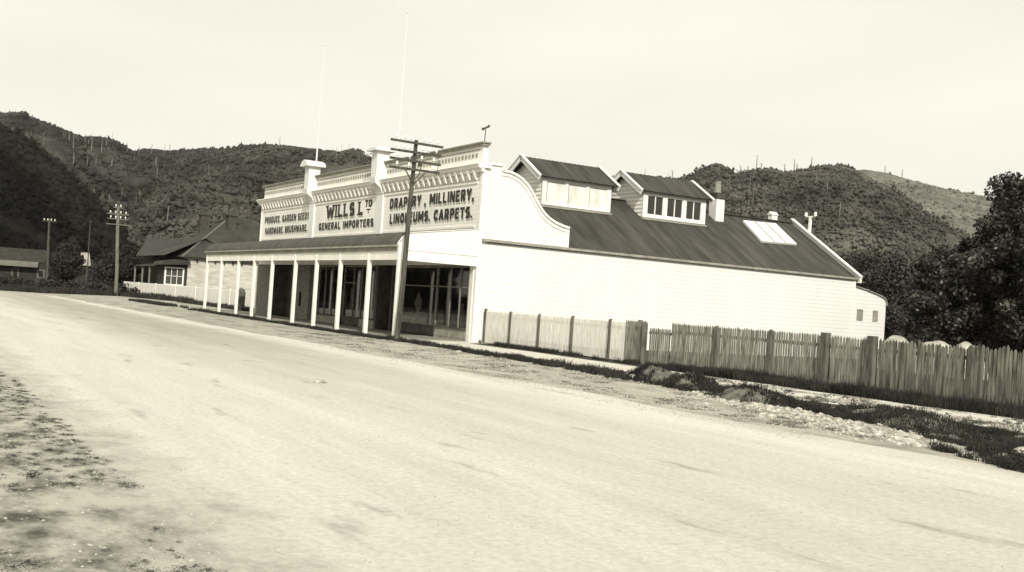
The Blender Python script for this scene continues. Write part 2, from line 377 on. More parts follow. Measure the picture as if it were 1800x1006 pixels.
HA = hill('hills', [(200,6.6),(186,7.2),(180,7.4),(176.5,7.25),(175.9,7.62),(175.2,7.85),(174.7,7.9),(174.1,7.66),(173,7.35),(171.98,7.02),(171.2,7.08),(170.5,7.06),(169.9,6.85),(169.45,6.55),(168.9,6.8),(167.84,6.84),(165.3,7.14),(163,7.0),(160,6.5),(150,5)], 260, 900, M['hillA'], 1, 148, 196, 900, 240, 3.5, .22, 1.8)
HB = hill('hills', [(172,2.0),(170,3.6),(168,5.3),(166.3,6.6),(165.2,7.05),(163.85,7.55),(162.5,7.72),(160.87,7.72),(158.9,7.7),(158.2,7.86),(157.7,7.8),(157.19,7.44),(156.5,6.95),(154.5,6.6),(152,6.7),(150.5,7.1),(149.4,6.95),(147.5,6.9),(144,6.6),(138,5.6)], 200, 620, M['hillB'], 2, 137, 172, 720, 220, 2.5, .22, 1.2)
HC = hill('hills', [(150.5,5.8),(149,6.6),(147,7.0),(144,7.2),(141.24,7.4),(140.3,7.4),(139.71,7.5),(139.2,7.8),(138.83,8.1),(138.3,8.33),(138.0,8.33),(137.6,8.1),(137.3,7.79),(136.3,7.95),(135.53,8.2),(134.9,8.0),(134.33,7.95),(133.6,8.15),(132.6,8.37),(131.6,8.42),(131.15,8.3),(130.3,7.9),(129.2,7.3),(127.1,5.9),(124,4.2),(120,3),(110,2)], 150, 560, M['hillC'], 3, 108, 151, 880, 220, 2.2, .22, 1.5)
HD = hill('hills', [(142,7.2),(138,7.6),(136.6,8.05),(135,8.0),(133.4,7.9),(132,8.2),(131,8.2),(130.3,8.2),(129.4,8.05),(128.33,7.75),(126.5,7.3),(125.6,7.14),(123,6.56),(118,5.8),(108,5)], 400, 980, M['hillD'], 4, 104, 143, 600, 120, 3, .12, 1.6)
HE = hill('hills', [(200,6.6),(190,6.6),(182,6.4),(178,6.2),(176,5.95),(175.2,5.6),(174.2,4.9),(173.2,3.9),(172.2,3.0),(171.2,2.2),(170.2,1.5),(169.2,.8),(168,.2)], 150, 300, M['hillE'], 5, 168, 196, 520, 100, 2, .12, 1.4)
# scrub crowns standing on the slopes
def tufts(H, n, seed, i0, i1, smin, smax):
    R_ = np.random.default_rng(seed); ny,nx,_ = H.shape
    ii = R_.integers(i0,i1,n); jj = R_.integers(0,nx,n); P = H[ii,jj].copy()
    P[:,:2] += R_.normal(size=(n,2))*1.5
    keep = fbm(P[:,0]/40+seed, P[:,1]/40, 3) > (.28 if seed>4 else .36); P = P[keep]; n = len(P)
    s_ = (smin+(smax-smin)*R_.random(n)**2.2)[:,None]*np.where(R_.random(n)<.04,1.4,1)[:,None]; zs_=.7+.6*R_.random((n,1,1))
    base = np.array([[1,0,.2],[.3,.95,.1],[-.8,.6,.25],[-.8,-.6,.1],[.3,-.95,.2],[0,0,1.15],[0,0,-.7]])
    V = P[:,None,:]+base[None]*s_[:,:,None]*(.5+.95*R_.random((n,7,1)))*np.concatenate([np.ones((n,1,2)),zs_],2)
    t = np.array([[0,1,5],[1,2,5],[2,3,5],[3,4,5],[4,0,5],[1,0,6],[2,1,6],[3,2,6],[4,3,6],[0,4,6]])
    F = (np.arange(n)[:,None,None]*7+t[None]).reshape(-1,3)
    return V.reshape(-1,3), F
for H,n,sd_,i0,i1,a_,b_,mm,lb in ((HA,100000,1,30,240,.5,1.7,'hillA','scrubby trees covering the far left range'),(HB,90000,2,25,222,.4,1.3,'hillB','scrubby trees covering the middle ridge behind the store'),(HC,100000,3,20,222,.4,1.2,'hillC','scrubby trees covering the right range'),(HD,24000,4,20,120,.5,1.8,'hillD','low pale scrub on the cleared slope at the far right'),(HE,40000,5,5,102,.4,1.1,'hillE','black bush covering the near left spur')):
    V,F = tufts(H,n,sd_,i0,i1,a_,b_); o = np_mesh('hillside_bush',V,F,M[mm],False); tag(o,lb,'bush',kind='stuff')
M['hillF'] = mat('bush_shoulder', .006, .020, .03, .95, .05, detail=10, bump=2.2, bscale=.28)
HF = hill('hills', [(200,7.4),(186,7.4),(180,7.3),(177,7.3),(175.65,7.1),(174.8,6.7),(173.8,6.1),(172.8,5.4),(171.8,4.5),(170.8,3.8),(169.8,2.9),(168.8,1.9),(167.5,.6)], 190, 450, M['hillF'], 6, 166, 196, 520, 140, 2.5, .18, 1.6)
V,F=tufts(HF,60000,6,8,142,.5,1.4); o=np_mesh('hillside_bush',V,F,M['hillF'],False); tag(o,'dark bush on the shoulder between the near left spur and the far range','bush',kind='stuff')
# dead standing trees on the cut-over slopes
def dead_trees(H, n, seed, sel, hmin=7, hmax=17, wr=.35):
    R_ = np.random.default_rng(seed); V=[]; F=[]
    ny,nx,_ = H.shape
    for _ in range(n):
        i = int(sel[2]+(sel[3]-sel[2])*R_.random()); j = int(sel[0]+(sel[1]-sel[0])*R_.random())
        i=min(i,ny-1); j=min(j,nx-1); p = H[i,j]; h = hmin+(hmax-hmin)*R_.random()**1.5; w = wr*(.6+.8*R_.random()); lx=(R_.random()-.5)*.3*h
        b=len(V)
        for k in range(4):
            t=PI/2*k; V.append((p[0]+w*math.cos(t),p[1]+w*math.sin(t),p[2]-1))
        for k in range(4):
            t=PI/2*k; V.append((p[0]+lx+w*.45*math.cos(t),p[1]+w*.45*math.sin(t),p[2]+h))
        F += [(b+k,b+(k+1)%4,b+4+(k+1)%4,b+4+k) for k in range(4)]+[(b+4,b+5,b+6,b+7)]
    return V,F
allV=[];allF=[]
for H,n,sd_,sel,a_,b_,wr in ((HA,170,1,(260,720,70,205),4,11,.24),(HB,50,2,(60,700,40,190),4,8,.18),(HC,70,3,(150,800,60,190),3,9,.17),(HD,40,4,(60,520,40,100),5,11,.28)):
    V,F=dead_trees(H,n,sd_,sel,a_,b_,wr); k=len(allV); allV+=V; allF+=[tuple(q+k for q in f) for f in F]
ORD=['leftmost','second from the left','third from the left, short','tall one, fourth from the left,','fifth from the left, shortest','sixth from the left','seventh from the left, tall','eighth from the left','ninth from the left','tenth from the left, on the pale far slope','rightmost, on the pale far slope']
for (az_,h_),on_ in zip(((140.6,4.5),(137.0,4.5),(136.6,3.8),(136.15,9.0),(135.9,3.2),(134.7,5),(134.2,7.5),(134.05,4),(133.3,6.5),(129.6,4),(128.8,4.5)),ORD):
    H=HC if az_>131 else HD; az0_,az1_=(108,151) if az_>131 else (104,143); nx=H.shape[1]; jj=int((az_-az0_)/(az1_-az0_)*(nx-1)); ii=219 if az_>131 else 118
    p=H[ii,jj]; sc_=1 if az_>131 else 1.6
    tdt=T('dead_tree',(float(p[0]),float(p[1]),float(p[2])),'bare dead tree on the right-hand skyline, '+on_.rstrip(','),'dead tree','dead trees on the right skyline')
    x,y,z=map(float,p); mb=MB().tube([(x,y,z-2),(x+.1,y,z+h_*.5*sc_),(x+.25,y,z+h_*sc_)],[.28*sc_,.2*sc_,.08*sc_],6)
    tdt.part('trunk',mb,M['deadwood'])
    mb=MB()
    for q in range(5):
        zz=z+h_*sc_*(.4+.12*q); an_=q*2.4; mb.bar((x+.15,y,zz),(x+math.cos(an_)*.9,y+math.sin(an_)*.9,zz+.5),.12,.12)
    tdt.part('branches',mb,M['deadwood'])
o = np_mesh('dead_timber', allV, allF, M['deadwood']); tag(o,'bleached dead standing trunks scattered over the bush-covered hillsides','dead trees',kind='stuff')

# ------------------------------------------------------------------ foliage
def leaf_cloud(centers, radii, n, size, R_, flat=.8):
    C = np.array(centers); Rr = np.array(radii); wts = Rr**2; wts/=wts.sum()
    idx = R_.choice(len(C), n, p=wts)
    d = R_.normal(size=(n,3)); d/=np.linalg.norm(d,axis=1)[:,None]
    rad = Rr[idx]*(R_.random(n)**.45)
    P = C[idx]+d*rad[:,None]*np.array([1,1,flat])
    a_ = R_.normal(size=(n,3)); a_/=np.linalg.norm(a_,axis=1)[:,None]
    b_ = np.cross(a_, R_.normal(size=(n,3))); b_/=np.linalg.norm(b_,axis=1)[:,None]
    s = size*(.6+.8*R_.random(n))[:,None]
    V = np.stack([P-a_*s*.5, P+b_*s*.32, P+a_*s*.55, P-b_*s*.32],1).reshape(-1,3)
    F = np.arange(n*4).reshape(-1,4)
    return V,F
def tree(name, base, trunk_h, cc, cr, n_cl, n_leaf, leaf, m, label, cat, seed, group=None, clr=(.5,1.1), lean=(0,0)):
    R_ = np.random.default_rng(seed); rd = random.Random(seed)
    t = T(name, base, label, cat, group)
    bx,by,bz = base; top = (bx+lean[0],by+lean[1],bz+trunk_h)
    tr = MB(); r_ = max(.10,cr[2]*.06)
    tr.tube([(bx,by,bz-.2),(bx+lean[0]*.3,by+lean[1]*.3,bz+trunk_h*.35),(bx+lean[0]*.7,by+lean[1]*.7,bz+trunk_h*.75),top],[r_*1.3,r_,r_*.85,r_*.6],9)
    cs=[];rs=[]
    for i in range(n_cl):
        for _ in range(30):
            d = R_.uniform(-1,1,3)
            if .15<np.dot(d,d)<1: break
        c = np.array(cc)+d*np.array(cr)*(.92); cs.append(c); rs.append(clr[0]+(clr[1]-clr[0])*R_.random())
        if i<26: 
            s0 = Vector((bx,by,bz)).lerp(Vector(top),.5+.5*rd.random()); e = Vector(c); mid = s0.lerp(e,.5)+Vector((0,0,.2*cr[2]*rd.random()))
            tr.tube([s0,mid,e],[r_*.45,r_*.25,r_*.08],5)
    t.part('trunk', tr, M['trunk'])
    V,F = leaf_cloud(cs, rs, n_leaf, leaf, R_)
    o = np_mesh('crown', V-np.array(base), F, m, parent=t.e)
    return t
G_R='trees behind the long fence'
tree('broadleaf_tree',(11.6,19.6,0),4.5,(11.9,19.3,4.6),(3.6,3.0,3.9),84,46000,.17,M['leaf'],'largest dark spreading tree at the right edge behind the picket fence','tree',21,None,(.28,.92))
tree('broadleaf_tree',(8.2,18.8,0),2.5,(8.4,18.6,3.3),(2.1,2.2,2.2),60,26000,.16,M['leaf'],'lower dark bushy tree left of the largest tree, behind the fence','tree',22,G_R,(.35,.75))
tree('broadleaf_tree',(3.2,29,0),3,(3.6,29.3,3.3),(2.7,2.6,2.5),60,30000,.17,M['leafmid'],'leafy tree just right of the curved annex','tree',23,G_R,(.5,.9))
tree('broadleaf_tree',(-4.4,29,0),3.2,(-4.2,29,3.6),(3.6,3.2,2.7),60,30000,.18,M['leafmid'],'tree rising behind the annex roof beside the white end board','tree',24,G_R,(.5,1))
tree('broadleaf_tree',(6.9,25.5,0),3,(7.1,25.8,3.2),(2.8,2.8,2.5),70,34000,.18,M['leaf'],'dark tree filling the gap behind the pale haystacks','tree',25,G_R,(.5,1.0))
tree('broadleaf_tree',(15.2,20.5,0),3,(15.4,21,5.6),(3.2,3,3.4),80,34000,.17,M['leaf'],'dark tree mostly cut off by the right edge of the picture','tree',26,G_R,(.35,.9))
# ------------------------------------------------------------------ grass
def in_noise(P, sc, th, seed): return fbm(P[:,0]*sc+seed, P[:,1]*sc+seed*1.7, 3) > th
def grass(name, P, h, m, label, width=.012, spread=.5, seed=3, hv=None):
    R_ = np.random.default_rng(seed); n=len(P)
    hh = h*(.35+.9*R_.random(n)) if hv is None else hv*(.5+.7*R_.random(n))
    t = R_.random(n)*2*PI; dx=np.cos(t); dy=np.sin(t); l = hh*spread*R_.random(n); t2=R_.random(n)*2*PI
    w = width*(.7+.8*R_.random(n))
    B = np.stack([P[:,0],P[:,1],P[:,2] if P.shape[1]>2 else np.zeros(n)],1)
    A = B+np.stack([dx*w,dy*w,-.01*np.ones(n)],1); C = B-np.stack([dx*w,dy*w,.01*np.ones(n)],1)
    Tp = B+np.stack([np.cos(t2)*l,np.sin(t2)*l,hh],1)
    V = np.stack([A,C,Tp],1).reshape(-1,3); F=np.arange(n*3).reshape(-1,3)
    o = np_mesh(name,V,F,m); tag(o,label,'grass',kind='stuff'); return o
def scatter(x0,x1,y0f,y1f,n,seed):
    R_=np.random.default_rng(seed); x=R_.uniform(x0,x1,n); k=R_.random(n); y0=y0f(x); y1=y1f(x); return np.stack([x,y0+(y1-y0)*k],1)
Cst=lambda v:(lambda x:np.full_like(x,v))
# at the fence foot
P=scatter(11.6,34,Cst(-.05),Cst(.55),60000,1); edge=-.15-.75*fbm(P[:,0]*.9,P[:,0]*0+4,3)*np.clip((P[:,0]-11.5)/6,0,1)
P[:,1]=np.where(np.random.default_rng(5).random(len(P))<.6, edge+(0.5-edge)*np.random.default_rng(6).random(len(P)), P[:,1])
hv=.12+.22*fbm(P[:,0]*1.1,P[:,1]*1.1+8,3)*np.clip((P[:,0]-11)/4,.3,1.2)
grass('long_grass',P[::2],.4,M['grass'],'dark long grass growing along the foot of the old picket fence',.010,.9,3,hv[::2])
P=scatter(0,11.4,Cst(.05),Cst(.55),9000,2); P=P[in_noise(P,1.2,.47,5)]
grass('short_grass',P,.16,M['grass'],'low dark grass along the foot of the pale picket fence',.012,.5,4)
def weed_mass(name, P, r0, r1, n, leaf, m, label, seed):
    R_=np.random.default_rng(seed); rr=r0+(r1-r0)*R_.random(len(P))**1.6
    C=[(float(x),float(y),float(q)*.35) for (x,y),q in zip(P[:,:2],rr)]
    V,F=leaf_cloud(C,rr,n,leaf,R_,.75); V[:,2]=np.abs(V[:,2]); o=np_mesh(name,V,F,m); tag(o,label,'weeds',kind='stuff')
R_=np.random.default_rng(70); x=R_.uniform(11.8,34,900); y=.45-.75*R_.random(900)**1.4*np.clip((x-10.5)/5,.2,1); P=np.stack([x,y],1)
weed_mass('weeds',P,.08,.24,60000,.035,M['grass'],'dark leafy weeds massed along the foot of the old picket fence',71)
# strip between path and road verge
def strip_lo(x): return -3.9-np.clip((x-4)/16,0,1)*1.3-np.clip((x-20)/9,0,1)*3.1+.5*(fbm(x*.8,x*0+2,2)-.5)
def strip_hi(x): return -3.35-np.clip((x-17)/8,0,1)*.1+.7*(fbm(x*.7,x*0+12,3)-.5)
P=scatter(-27.8,17,strip_lo,strip_hi,26000,7); P=P[(P[:,0]>5)|(P[:,1]>-4.3)]; P=P[in_noise(P,1.6,.42,1)]
grass('verge_grass',P,.16,M['grass'],'dark tufty grass strip between the footpath and the road verge',.012,.6,5,.05+.2*fbm(P[:,0]*1.5,P[:,1]*1.5,2)*np.clip((P[:,0]+20)/25,.5,1))
P=scatter(17,36,strip_lo,strip_hi,150000,8); st=np.abs(P[:,1]+5.9+.30*(P[:,0]-22.5))<.62
st&=(P[:,0]>19)&(P[:,0]<26.8); P=P[~st|(np.random.default_rng(8).random(len(P))<.10)]; P=P[in_noise(P,1.3,.47,2)]
grass('verge_grass',P,.15,M['grass'],'broad dark patch of rough grass by the road at the right',.008,.9,6,.04+.10*fbm(P[:,0]*1.3,P[:,1]*1.3,2))
P=scatter(15,36,Cst(-3.5),Cst(-.7),60000,9); P=P[in_noise(P,1.5,.50,9)]
grass('trodden_grass',P,.05,M['grasspale'],'thin dry grass trodden into the footpath at the right',.008,.6,7,.02+.03*fbm(P[:,0]*1.3,P[:,1]*1.3,2))
R_=np.random.default_rng(72); P=np.stack([R_.uniform(17.5,36,2600),R_.random(2600)],1); lo_=strip_lo(P[:,0]); hi_=strip_hi(P[:,0]); P[:,1]=lo_+(hi_-lo_)*P[:,1]
st=(np.abs(P[:,1]+5.9+.30*(P[:,0]-22.5))<.7)&(P[:,0]>19)&(P[:,0]<26.8); P=P[~st]; P=P[in_noise(P,1.1,.47,6)]
weed_mass('weeds',P,.05,.17,90000,.028,M['grass'],'low leafy weeds matted over the rough patch by the road at the right',73)
R_=np.random.default_rng(74); P=np.stack([R_.uniform(-26,17,1500),R_.random(1500)],1); lo_=strip_lo(P[:,0]); hi_=strip_hi(P[:,0]); P[:,1]=np.where(P[:,0]<.3,-3.95-.3*P[:,1],lo_+(hi_-lo_)*P[:,1]); P=P[in_noise(P,1.2,.46,8)|(P[:,0]<1)]
weed_mass('weeds',P,.05,.15,50000,.035,M['grass'],'dark weeds edging the footpath and the veranda posts on the road side',75)
R_=np.random.default_rng(79); P=np.stack([R_.uniform(15,36,1600),R_.uniform(-3.4,-.7,1600)],1); P=P[in_noise(P,1.4,.50,19)]
M['weed2']=mat('path_weeds', .05, .17, 1.3, .85, .1)
weed_mass('path_weeds',P,.02,.08,30000,.022,M['weed2'],'thin low weeds creeping over the footpath at the right',76)
# sparse specks on the gravel verge
P=scatter(-2,26,Cst(-8.0),lambda x:strip_lo(x),40000,10); P=P[in_noise(P,2.2,.60,3)]
grass('verge_weeds',P,.035,M['grasspale'],'sparse weeds speckling the stony verge between grass and road',.014,1.2,8)
# near left verge: flat ragged tufts in loose drifts
R_=np.random.default_rng(11); cs=[]
while len(cs)<900:
    x=R_.uniform(17,34); y=-18.4-R_.exponential(1.3)-.15*max(0,x-30)
    if y<-24.5: continue
    if float(fbm(np.array([x*.7]),np.array([y*1.3]),3)[0])<(.47 if x<27 else .43): continue
    cs.append((x,y,R_.uniform(.012,.06)))
cs=np.array(cs); w_=cs[:,2]**2; M['weed']=mat('weed_blades', .06, .20, 1.3, .85, .1)
def flat_weeds(name, cs, n, leaf, m, label, seed, hk=.35, sx=1.6):
    R_=np.random.default_rng(seed); cs=np.array(cs); w_=cs[:,2]**1.6; k=R_.choice(len(cs),n,p=w_/w_.sum()); a_=R_.random(n)*2*PI
    rr=cs[k,2]*np.abs(R_.normal(size=n))*1.1; P=np.stack([cs[k,0]+rr*np.cos(a_)*sx,cs[k,1]+rr*np.sin(a_),.004+hk*cs[k,2]*R_.random(n)**2*np.exp(-(rr/cs[k,2])**2)],1)
    d1=R_.normal(size=(n,3))*np.array([1,1,.35]); d1/=np.linalg.norm(d1,axis=1)[:,None]; d2=np.cross(d1,R_.normal(size=(n,3))*.3+np.array([0,0,1])); d2/=np.linalg.norm(d2,axis=1)[:,None]
    q=leaf*(.5+R_.random(n))[:,None]; V=np.stack([P-d1*q*.6,P+d2*q*.25,P+d1*q*.6,P-d2*q*.25],1).reshape(-1,3); V[:,2]=np.maximum(V[:,2],.0095+.0005*(np.arange(len(V))%3)); F=np.arange(4*n).reshape(-1,4)
    o=np_mesh(name,V,F,m); tag(o,label,'weeds',kind='stuff')
flat_weeds('near_weeds', cs, 90000, .016, M['weed'], 'flat dark mats of weed scattered over the near left verge beside the road', 12)
P=scatter(16,35,Cst(-24.5),Cst(-18.6),90000,12); P=P[in_noise(P,1.6,.53,14)]
grass('near_weeds',P,.008,M['grasspale'],'thin dry growth over the near left verge between the dark tufts',.004,1.6,10)
# far left verge at road bend
P=scatter(-75,-48,Cst(-22),Cst(-1),1,13)
Q=np.random.default_rng(14).uniform([-68,-26],[-50,3],(30000,2))
def outside(Q):
    bx=np.interp(Q[:,1],[-26,-14,-9,-5,-1.6,1.6,3],[-66,-59,-57,-61,-64,-52,-50]); return (Q[:,0]<bx)|((Q[:,1]>.9))
Q=Q[outside(Q)]
grass('far_grass',Q,.4,M['grass'],'dark rough grass on the far side of the road bend','' and 0 or .05,.5,11,.25+.4*fbm(Q[:,0]*.6,Q[:,1]*.6,2))
P=scatter(-51,-29,Cst(.4),Cst(1.9),9000,15); grass('hedge_grass',P,.3,M['grass'],'dark grass under the low fence beyond the store',.03,.5,12,.1+.3*fbm(P[:,0]*.8,P[:,1]*.8,2))
P=scatter(-46,-27,Cst(-4.4),Cst(-3.3),6000,16); P=P[in_noise(P,.7,.40,7)]; grass('corner_grass',P,.2,M['grass'],'dark grass streak at the corner past the last veranda post',.03,.6,13)

# ------------------------------------------------------------------ stones and mounds
def rock_mesh(mb, c, s, rd, n=1):
    b=len(mb.v); bm=bmesh.new(); bmesh.ops.create_icosphere(bm, subdivisions=n, radius=1)
    sx,sy,sz=[s*(.7+.6*rd.random()) for _ in range(3)]; sz*=.6; ph=rd.random()*6
    for v in bm.verts:
        k=1+.22*math.sin(v.co.x*3+ph)+.15*math.sin(v.co.y*4+ph*2); x=v.co.x*sx*k; y=v.co.y*sy*k
        mb.v.append((c[0]+x*math.cos(ph)-y*math.sin(ph), c[1]+x*math.sin(ph)+y*math.cos(ph), c[2]+v.co.z*sz))
    for f in bm.faces: mb.f.append(tuple(b+v.index for v in f.verts))
    bm.free()
rd=random.Random(4); mb=MB()
for i in range(1500):
    x=rd.uniform(19.3,26.9); w_=.55*math.sin(PI*min(1,max(0,(x-18.5)/9)))**.5; y=-5.9-.30*(x-22.5)+rd.gauss(0,.75)*w_
    s=rd.choice([.012,.018,.02,.025,.03,.03,.04,.05,.075]); rock_mesh(mb,(x,y,s*.1+.012*rd.random()),s,rd)
for i in range(500):
    x=rd.uniform(2,26); y=rd.uniform(-8,-4.6); rock_mesh(mb,(x,y,.01),rd.choice([.015,.02,.03]),rd)
o=mb.build('loose_stones',M['stone']); tag(o,'pale loose cobbles spilled along the verge at the right','stones',kind='stuff')
def pebbles(n,x0,x1,y0,y1,s0,s1,seed,name,label,m):
    R_=np.random.default_rng(seed); P=np.stack([R_.uniform(x0,x1,n),R_.uniform(y0,y1,n),np.zeros(n)],1); s_=(s0+(s1-s0)*R_.random(n)**3)[:,None,None]
    base=np.array([[1,0,0],[0,1,0],[-1,0,0],[0,-1,0],[0,0,.7],[0,0,-.5]])
    V=P[:,None,:]+base[None]*s_*(.6+.8*R_.random((n,6,1)))+np.array([0,0,.009]); t=np.array([[0,1,4],[1,2,4],[2,3,4],[3,0,4]])
    F=(np.arange(n)[:,None,None]*6+t[None]).reshape(-1,3); o=np_mesh(name,V.reshape(-1,3),F,m); tag(o,label,'stones',kind='stuff')
M['grit']=mat('road_grit', .26, .58, 40, .95, .1)
pebbles(9000,16,35,-19.5,-9,.002,.011,91,'road_grit','small stones and grit lying over the near road surface',M['grit'])
pebbles(9000,5,26,-9.2,-4.4,.006,.035,92,'verge_grit','small stones scattered over the far verge',M['grit'])
pebbles(5000,20,35,-24,-17.8,.003,.018,93,'verge_grit','small stones scattered over the near left verge',M['grit'])
for (x,y,s,lb) in ((15.35,-3.9,.14,'pale round boulder at the left foot of the earth mound'),(15.95,-4.25,.11,'smaller pale boulder in front of the earth mound'),(27.6,-6.4,.12,'pale angular stone standing in the rough grass at the right'),(28.1,-6.0,.10,'flat pale stone in the rough grass, farther from the road'),(18.6,-13.4,.09,'single white stone lying out on the road surface'),(7.3,-4.5,.09,'small stone beside the grass strip near the pole')):
    mb=MB(); rock_mesh(mb,(0,0,s*.35),s,rd,2); o=mb.build('boulder',M['stone'],smooth=False); o.location=(x,y,0); tag(o,lb,'stone')
def mound(c, sx, sy, h, lb, m, name, cat, seed, rot=0):
    xs=np.linspace(-1,1,46); X,Y=np.meshgrid(xs,xs); r2=np.sqrt(X*X+Y*Y)
    Z=(h*np.clip(1-r2**2,0,1)**1.2*(.45+1.1*fbm(X*2.3+seed,Y*2.3,4,.6)) if name!='haystack' else h*np.clip(1-r2**2.0,0,1)**.7*(.88+.22*fbm(X*1.6+seed,Y*1.6,2,.5)))-.02
    V=np.stack([X*sx*math.cos(rot)-Y*sy*math.sin(rot),X*sx*math.sin(rot)+Y*sy*math.cos(rot),Z],-1).reshape(-1,3)
    i=(np.arange(45)[:,None]*46+np.arange(45)[None,:]).ravel(); F=np.stack([i,i+1,i+47,i+46],1)
    o=np_mesh(name,V,F,m,False); o.location=c; tag(o,lb,cat); return o
md=[((16.3,-3.85,0),1.25,.55,.40,'lumpy earth mound with grass on it between footpath and verge'),((18.2,-4.3,0),1.0,.6,.34,'second earth mound, right of the lumpy one, mostly grassed over'),((20.6,-4.9,0),1.5,.8,.26,'long low grassy earth bank right of the two mounds'),((24.2,-4.7,0),1.8,.9,.22,'grassy hump in the broad rough patch at the right')]
for k,(c,sx,sy,h,lb) in enumerate(md):
    o=mound(c,sx,sy,h,lb,M['soil'],'earth_mound','mound',k*3+1,-.25)
    R_=np.random.default_rng(50+k); n=3800; q=R_.uniform(-.95,.95,(n,2)); q=q[(q**2).sum(1)<.9]; rr=np.sqrt((q**2).sum(1))
    Z=h*np.clip(1-rr**2,0,1)**1.2*(.45+1.1*fbm(q[:,0]*2.3+k*3+1,q[:,1]*2.3,4,.6))-.02
    ca,sa=math.cos(-.25),math.sin(-.25)
    P=np.stack([c[0]+q[:,0]*sx*ca-q[:,1]*sy*sa, c[1]+q[:,0]*sx*sa+q[:,1]*sy*ca, Z],1); P=P[in_noise(P,2.0,.44 if k<2 else .36,k)]
    grass('mound_grass',P,.12,M['grass'],'dark grass growing on '+('the lumpy earth mound','the second earth mound','the long low bank','the hump at the right')[k],.010,.7,60+k)

# ------------------------------------------------------------------ THE STORE
ST = T('shop_building',(0,0,0),'long white weatherboard store with sign-written front, post veranda and two roof dormers','store')
P_=ST.part
L=21.94; XW=-28.5; EZ=4.11; SLX=-4.745; SLZ=7.08
# side wall (+X)
mb=MB().box(-.22,-.001,.12,L,0,EZ-.02); lap(mb,0,0,1,.12,L,0,EZ-.02,.19,.011); P_('side_wall',mb,M['white'])
# corner boards
mb=MB().box(-.16,.035,-.03,.13,0,7.0); P_('corner_board',mb,M['trim'])
mb=MB().box(-.02,.04,L-.02,L+.12,0,4.0); P_('corner_board',mb,M['trim'])
# rear and left walls
mb=MB().box(XW,-.25,L-.2,L-.02,0,EZ-.1); mb.box(XW,XW+.2,.3,L-.2,0,EZ-.1)
for k in range(3):
    x1=-.25+k*(-9.45); mb.prism([(x1,EZ-.1),(x1-4.5,SLZ-.15),(x1-9.0,EZ-.1)],1,L-.2,L-.02)
P_('rear_wall',mb,M['white'])
# scrolled wing wall in the side plane
curve=[(0,7.22),(.88,7.22),(.90,7.0),(1.2,7.0),(1.5,6.93),(1.8,6.80),(2.1,6.58),(2.35,6.30),(2.6,5.95),(2.8,5.70),(3.0,5.50),(3.25,5.32),(3.55,5.18),(3.9,5.07),(4.3,5.0)]
prof=curve+[(4.3,4.16),(0,4.16)]
mb=MB().prism([(y,z) for y,z in prof],0,-.2,-.002)
def wmax(z):
    best=.1
    for (y0,z0),(y1,z1) in zip(curve,curve[1:]):
        if (z0-z)*(z1-z)<=0 and z0!=z1: best=max(best,y0+(y1-y0)*(z0-z)/(z0-z1))
    if z<5.0: best=4.28
    return best
lap(mb,0,0,1,.13,4.2,4.2,7.2,.19,.011,umax=wmax)
ww=P_('wing_wall',mb,M['white'])
mb=MB()
for (y0,z0),(y1,z1) in zip(curve,curve[1:]): mb.bar((-.09,y0,z0+.01),(-.09,y1+.001,z1+.01),.34,.09)
P_('coping',mb,M['trim'],ww)
mb=MB()                                    # inner bead that follows the curve
for (y0,z0),(y1,z1) in list(zip(curve,curve[1:]))[2:]: mb.bar((.03,y0-.07,z0-.17),(.03,y1-.07,z1-.17),.03,.035)
mb.box(.0,.05,4.17,4.31,4.18,4.93)
P_('bead',mb,M['trim'],ww)
# main roofs: three gables across the front
for k in range(3):
    x0=-k*9.49
    ys=[0.35,L+.25]
    mb=MB()
    n=58
    if k==0:   # corrugated slope facing +X with real corrugation
        yy=np.linspace(ys[0],ys[1],n*6+1)
        b=len(mb.v)
        for y in yy:
            d=.009*math.sin(y*2*PI/.25); mb.v.append((.10,y,EZ-.065+d)); mb.v.append((SLX,y,SLZ+d))
        for i in range(len(yy)-1): mb.f.append((2*i,2*i+1,2*i+3,2*i+2))
        mb.quad((SLX,ys[0],SLZ),(x0-9.45,ys[0],EZ),(x0-9.45,ys[1],EZ),(SLX,ys[1],SLZ))
    else:
        mb.quad((x0,ys[0],EZ),(x0-4.745,ys[0],SLZ),(x0-4.745,ys[1],SLZ),(x0,ys[1],EZ)).quad((x0-4.745,ys[0],SLZ),(x0-9.49,ys[0],EZ),(x0-9.49,ys[1],EZ),(x0-4.745,ys[1],SLZ))
    rf=P_('roof',mb,M['iron'])
    mb=MB().bar((x0-4.745,ys[0],SLZ+.03),(x0-4.745,ys[1],SLZ+.03),.22,.05); P_('ridge_cap',mb,M['iron'],rf)
# gutter, barge board
mb=MB().bar((.10,.13,EZ+.02),(.10,L+.2,EZ-.03),.12,.10); P_('gutter',mb,M['panel'])
mb=MB().bar((.18,L+.32,EZ-.06),(SLX-.02,L+.32,SLZ+.11),.05,.30); mb.bar((.2,L+.3,EZ+.10),(SLX-.02,L+.3,SLZ+.26),.22,.05); P_('barge_board',mb,M['white'])
mb=MB().box(-.02,.20,L+.22,L+.34,3.88,4.12); P_('bracket',mb,M['trim'])
